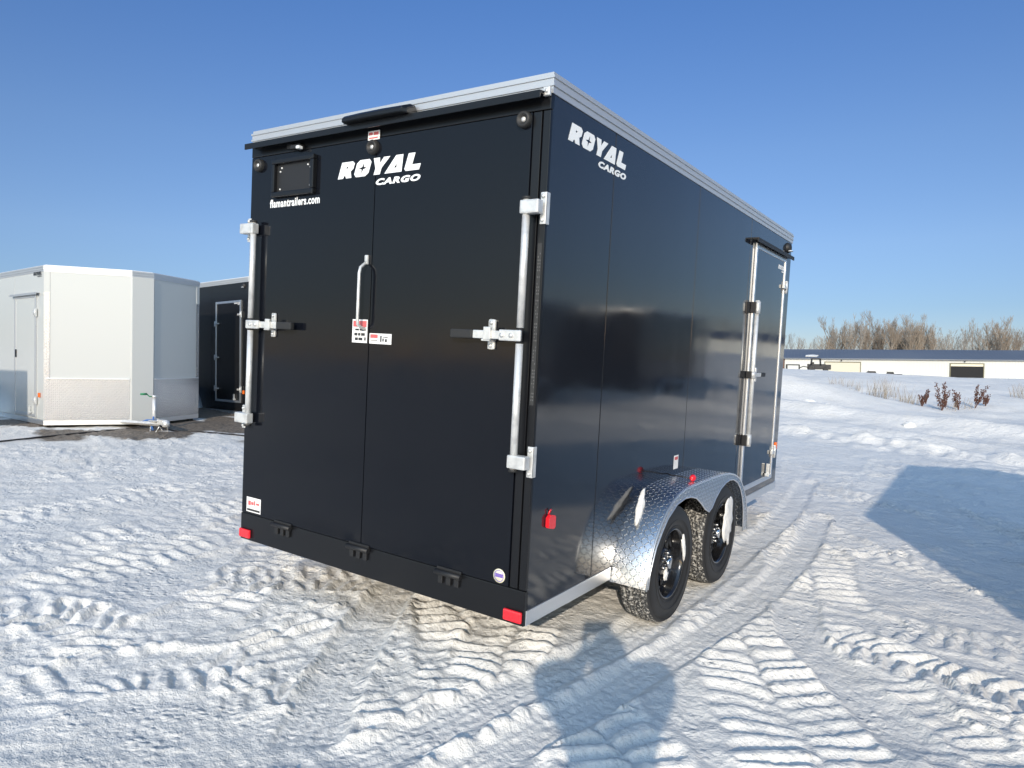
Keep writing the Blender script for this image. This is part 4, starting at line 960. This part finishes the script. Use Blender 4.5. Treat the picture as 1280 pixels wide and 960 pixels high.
for i,(sd_,hh,sp,dn,up_,mt) in enumerate([(1,10,.55,1.0,1.0,TWIG),(2,11,.45,.9,1.2,TWIG2),(3,9,.6,1.1,.9,TWIG),(4,10,.4,.8,1.3,TWIG2),(5,8,.6,.7,1.0,TWIG2),(6,10.5,.5,1.15,1.0,TWIG)]):
    a,b=tree_meshes(sd_,hh,sp,dn,up_); t=empty('bare_tree',label='x',cat='tree',group='bare trees behind the white building')
    a.build('trunk',BARK,t,recalc=False); b.build('crown',mt,t,recalc=False); protos.append(t)
def copy_tree(o):
    c=o.copy(); COL.objects.link(c)
    for ch in o.children: d=ch.copy(); COL.objects.link(d); d.parent=c
    return c
r=random.Random(3); used=set(); spots=[]
px=976
while px<1300:
    dense=1030<px<1165 or 1215<px<1262
    spots.append((px+r.uniform(-2,2),r.uniform(205,225),(.72 if px<1035 else 1.0)*r.uniform(.86,1.08),dense)); px+= r.uniform(3.2,5.2) if dense else r.uniform(4,7.5)
ex_=[(float(px_),210+r.uniform(-8,12),r.uniform(.8,1.05),False) for px_ in range(1300,2300,26)]
for i,(px,D,s_,dense) in enumerate(spots+ex_):
    k=r.choice([0,2,5,1] if dense else [1,3,4,3]); src=protos[k]
    t=copy_tree(src) if k in used else src; used.add(k)
    p=Wp(px,470,D); t.location=(p.x,p.y,.6); t.rotation_euler=(0,0,r.uniform(0,6.28)); s_*=1.28; t.scale=(s_,s_,s_)
    t['_px']=px; t['_d']=int(dense)
allt=sorted([o for o in COL.objects if o.name.startswith('bare_tree')],key=lambda o:o['_px'])
marks=[(1000,'near the left end of the roof'),(1035,'above the tractor'),(1060,'above the closed cream door'),(1090,'above the snow covered pickup'),(1130,'above the left half of the snowy crest'),(1165,'above the tall brown weed'),(1187,'just left of the open doorway'),(1229,'above the open doorway'),(1262,'right of the open doorway'),(1290,'at the right edge of the picture')]
for i,o in enumerate(allt):
    px=o['_px']; wh=next((w_ for q,w_ in marks if px<q),None)
    kind='dense brown bare tree' if o['_d'] else 'thin grey bare tree'
    if wh is None: o['label']='bare tree in the row continuing past the right edge of the picture'
    else:
        c_=sum(1 for p in allt[:i] if next((w_ for q,w_ in marks if p['_px']<q),None)==wh); o['label']=kind+' '+wh+', '+['first','second','third','fourth','fifth','sixth','seventh','eighth','ninth','tenth','eleventh','twelfth'][min(c_,11)]+' from left'
for k,pr in enumerate(protos):
    if k not in used:
        for c in list(pr.children): bpy.data.objects.remove(c)
        bpy.data.objects.remove(pr)
for o in COL.objects:
    if '_px' in o: del o['_px']; del o['_d']

# ------------------------------------------------------------------ the photographer, behind the camera, whose shadow lies on the snow
def skin(name,verts,edges,rad,m,parent=None,sub=2):
    me=bpy.data.meshes.new(name); me.from_pydata(verts,edges,[]); o=bpy.data.objects.new(name,me); COL.objects.link(o)
    md=o.modifiers.new('s','SKIN'); md.use_smooth_shade=True
    for i,r_ in enumerate(rad): me.skin_vertices[0].data[i].radius=(r_,r_) if isinstance(r_,float) else r_
    me.skin_vertices[0].data[0].use_root=True
    o.modifiers.new('u','SUBSURF').levels=sub; o.modifiers['u'].render_levels=sub
    me.materials.append(m)
    dg=bpy.context.evaluated_depsgraph_get(); dg.update(); nm=bpy.data.meshes.new_from_object(o.evaluated_get(dg)); o.modifiers.clear(); o.data=nm
    if parent is not None: o.parent=parent
    return o
def photographer():
    # local frame: +Y faces the scene, z from the snow
    V=[(0,0,.95),(0,0,1.12),(0,.0,1.32),(0,.0,1.45),(0,.03,1.51),(0,.05,1.56),(0,.06,1.62),
       (.19,0,1.42),(.30,.20,1.46),(.12,.36,1.42),(.06,.42,1.50),
       (-.19,0,1.42),(-.30,.20,1.46),(-.12,.36,1.42),(-.06,.42,1.50),
       (.10,0,.88),(.12,.03,.50),(.13,0,.10),(.14,.14,.04),(-.10,0,.88),(-.12,.0,.50),(-.14,-.03,.10),(-.16,.10,.04)]
    E_=[(0,1),(1,2),(2,3),(3,4),(4,5),(5,6),(3,7),(7,8),(8,9),(9,10),(3,11),(11,12),(12,13),(13,14),(0,15),(15,16),(16,17),(17,18),(0,19),(19,20),(20,21),(21,22)]
    rd=[(.165,.14),(.16,.13),(.19,.14),(.12,.11),.065,(.085,.10),(.075,.085),.10,.07,.05,.035,.10,.07,.05,.035,.115,.08,.06,.05,.115,.08,.06,.05]
    rd=[(a,a) if isinstance(a,float) else a for a in rd]
    sk=mat('person_skin',(.48,.31,.24),.6); jk=mat('dark_parka',(.035,.04,.06),.8); 
    o=skin('person',V,E_,rd,jk); tag(o,'person in a dark parka and toque holding up a phone to take the picture','person')
    m=MB(); b=bmesh.new(); bmesh.ops.create_uvsphere(b,u_segments=20,v_segments=14,radius=1)
    for v in b.verts:
        if v.co.z<.0: v.co.z*=.4
    m.add(b,Matrix.Translation((0,.055,1.59))@Matrix.Diagonal((.105,.118,.125,1)),smooth=True); m.build('toque',mat('toque_wool',(.05,.05,.06),.9),o)
    m=MB(); b=bmesh.new(); bmesh.ops.create_uvsphere(b,u_segments=20,v_segments=14,radius=1); m.add(b,Matrix.Translation((0,.10,1.54))@Matrix.Diagonal((.078,.062,.10,1)),smooth=True)
    m.tube([(0,.155,1.56),(0,.182,1.525),(0,.158,1.515)],[.008,.015,.010],8); m.build('face',sk,o)
    for x in (-.03,.03):
        q=MB(); q.lathe([(.011,0),(0,.006)],(x,.156,1.56),'Y',10); q.build('eye',STBLK,o)
    for s in (1,-1):
        for k in range(4): 
            q=MB(); z=1.545-k*.02; q.tube([(s*.06,.42,z),(s*.078,.465,z),(s*.074,.49,z),(s*.05,.492,z)],[.011,.010,.010,.008],8); q.build('finger',sk,o)
        q=MB(); q.tube([(s*.06,.42,1.48),(s*.05,.455,1.49),(s*.03,.462,1.51)],[.013,.012,.009],8); q.build('thumb',sk,o)
    # stand so that the phone is just behind the lens
    hd=math.atan2(-cf.x,cf.y)
    o.rotation_euler=(0,0,hd); base=CAM-Vector((cf.x,cf.y,0)).normalized()*.53; zz=gh(base.x,base.y); o.location=(base.x,base.y,zz); return o,hd,base
ph,hd,base=photographer()
m=MB(); m.box(-.080,.080,-.004,.004,-.038,.038,.003); phn=m.build('smartphone',RIM); tag(phn,'dark smartphone held up level in both hands of the photographer','phone')
phn.location=CAM-cf*.045; phn.rotation_euler=(0,0,hd)

# ------------------------------------------------------------------ turn the lot's things with the slope of the lot
bpy.context.view_layer.update()
for o in LOT: o.matrix_basis=Q4@o.matrix_basis
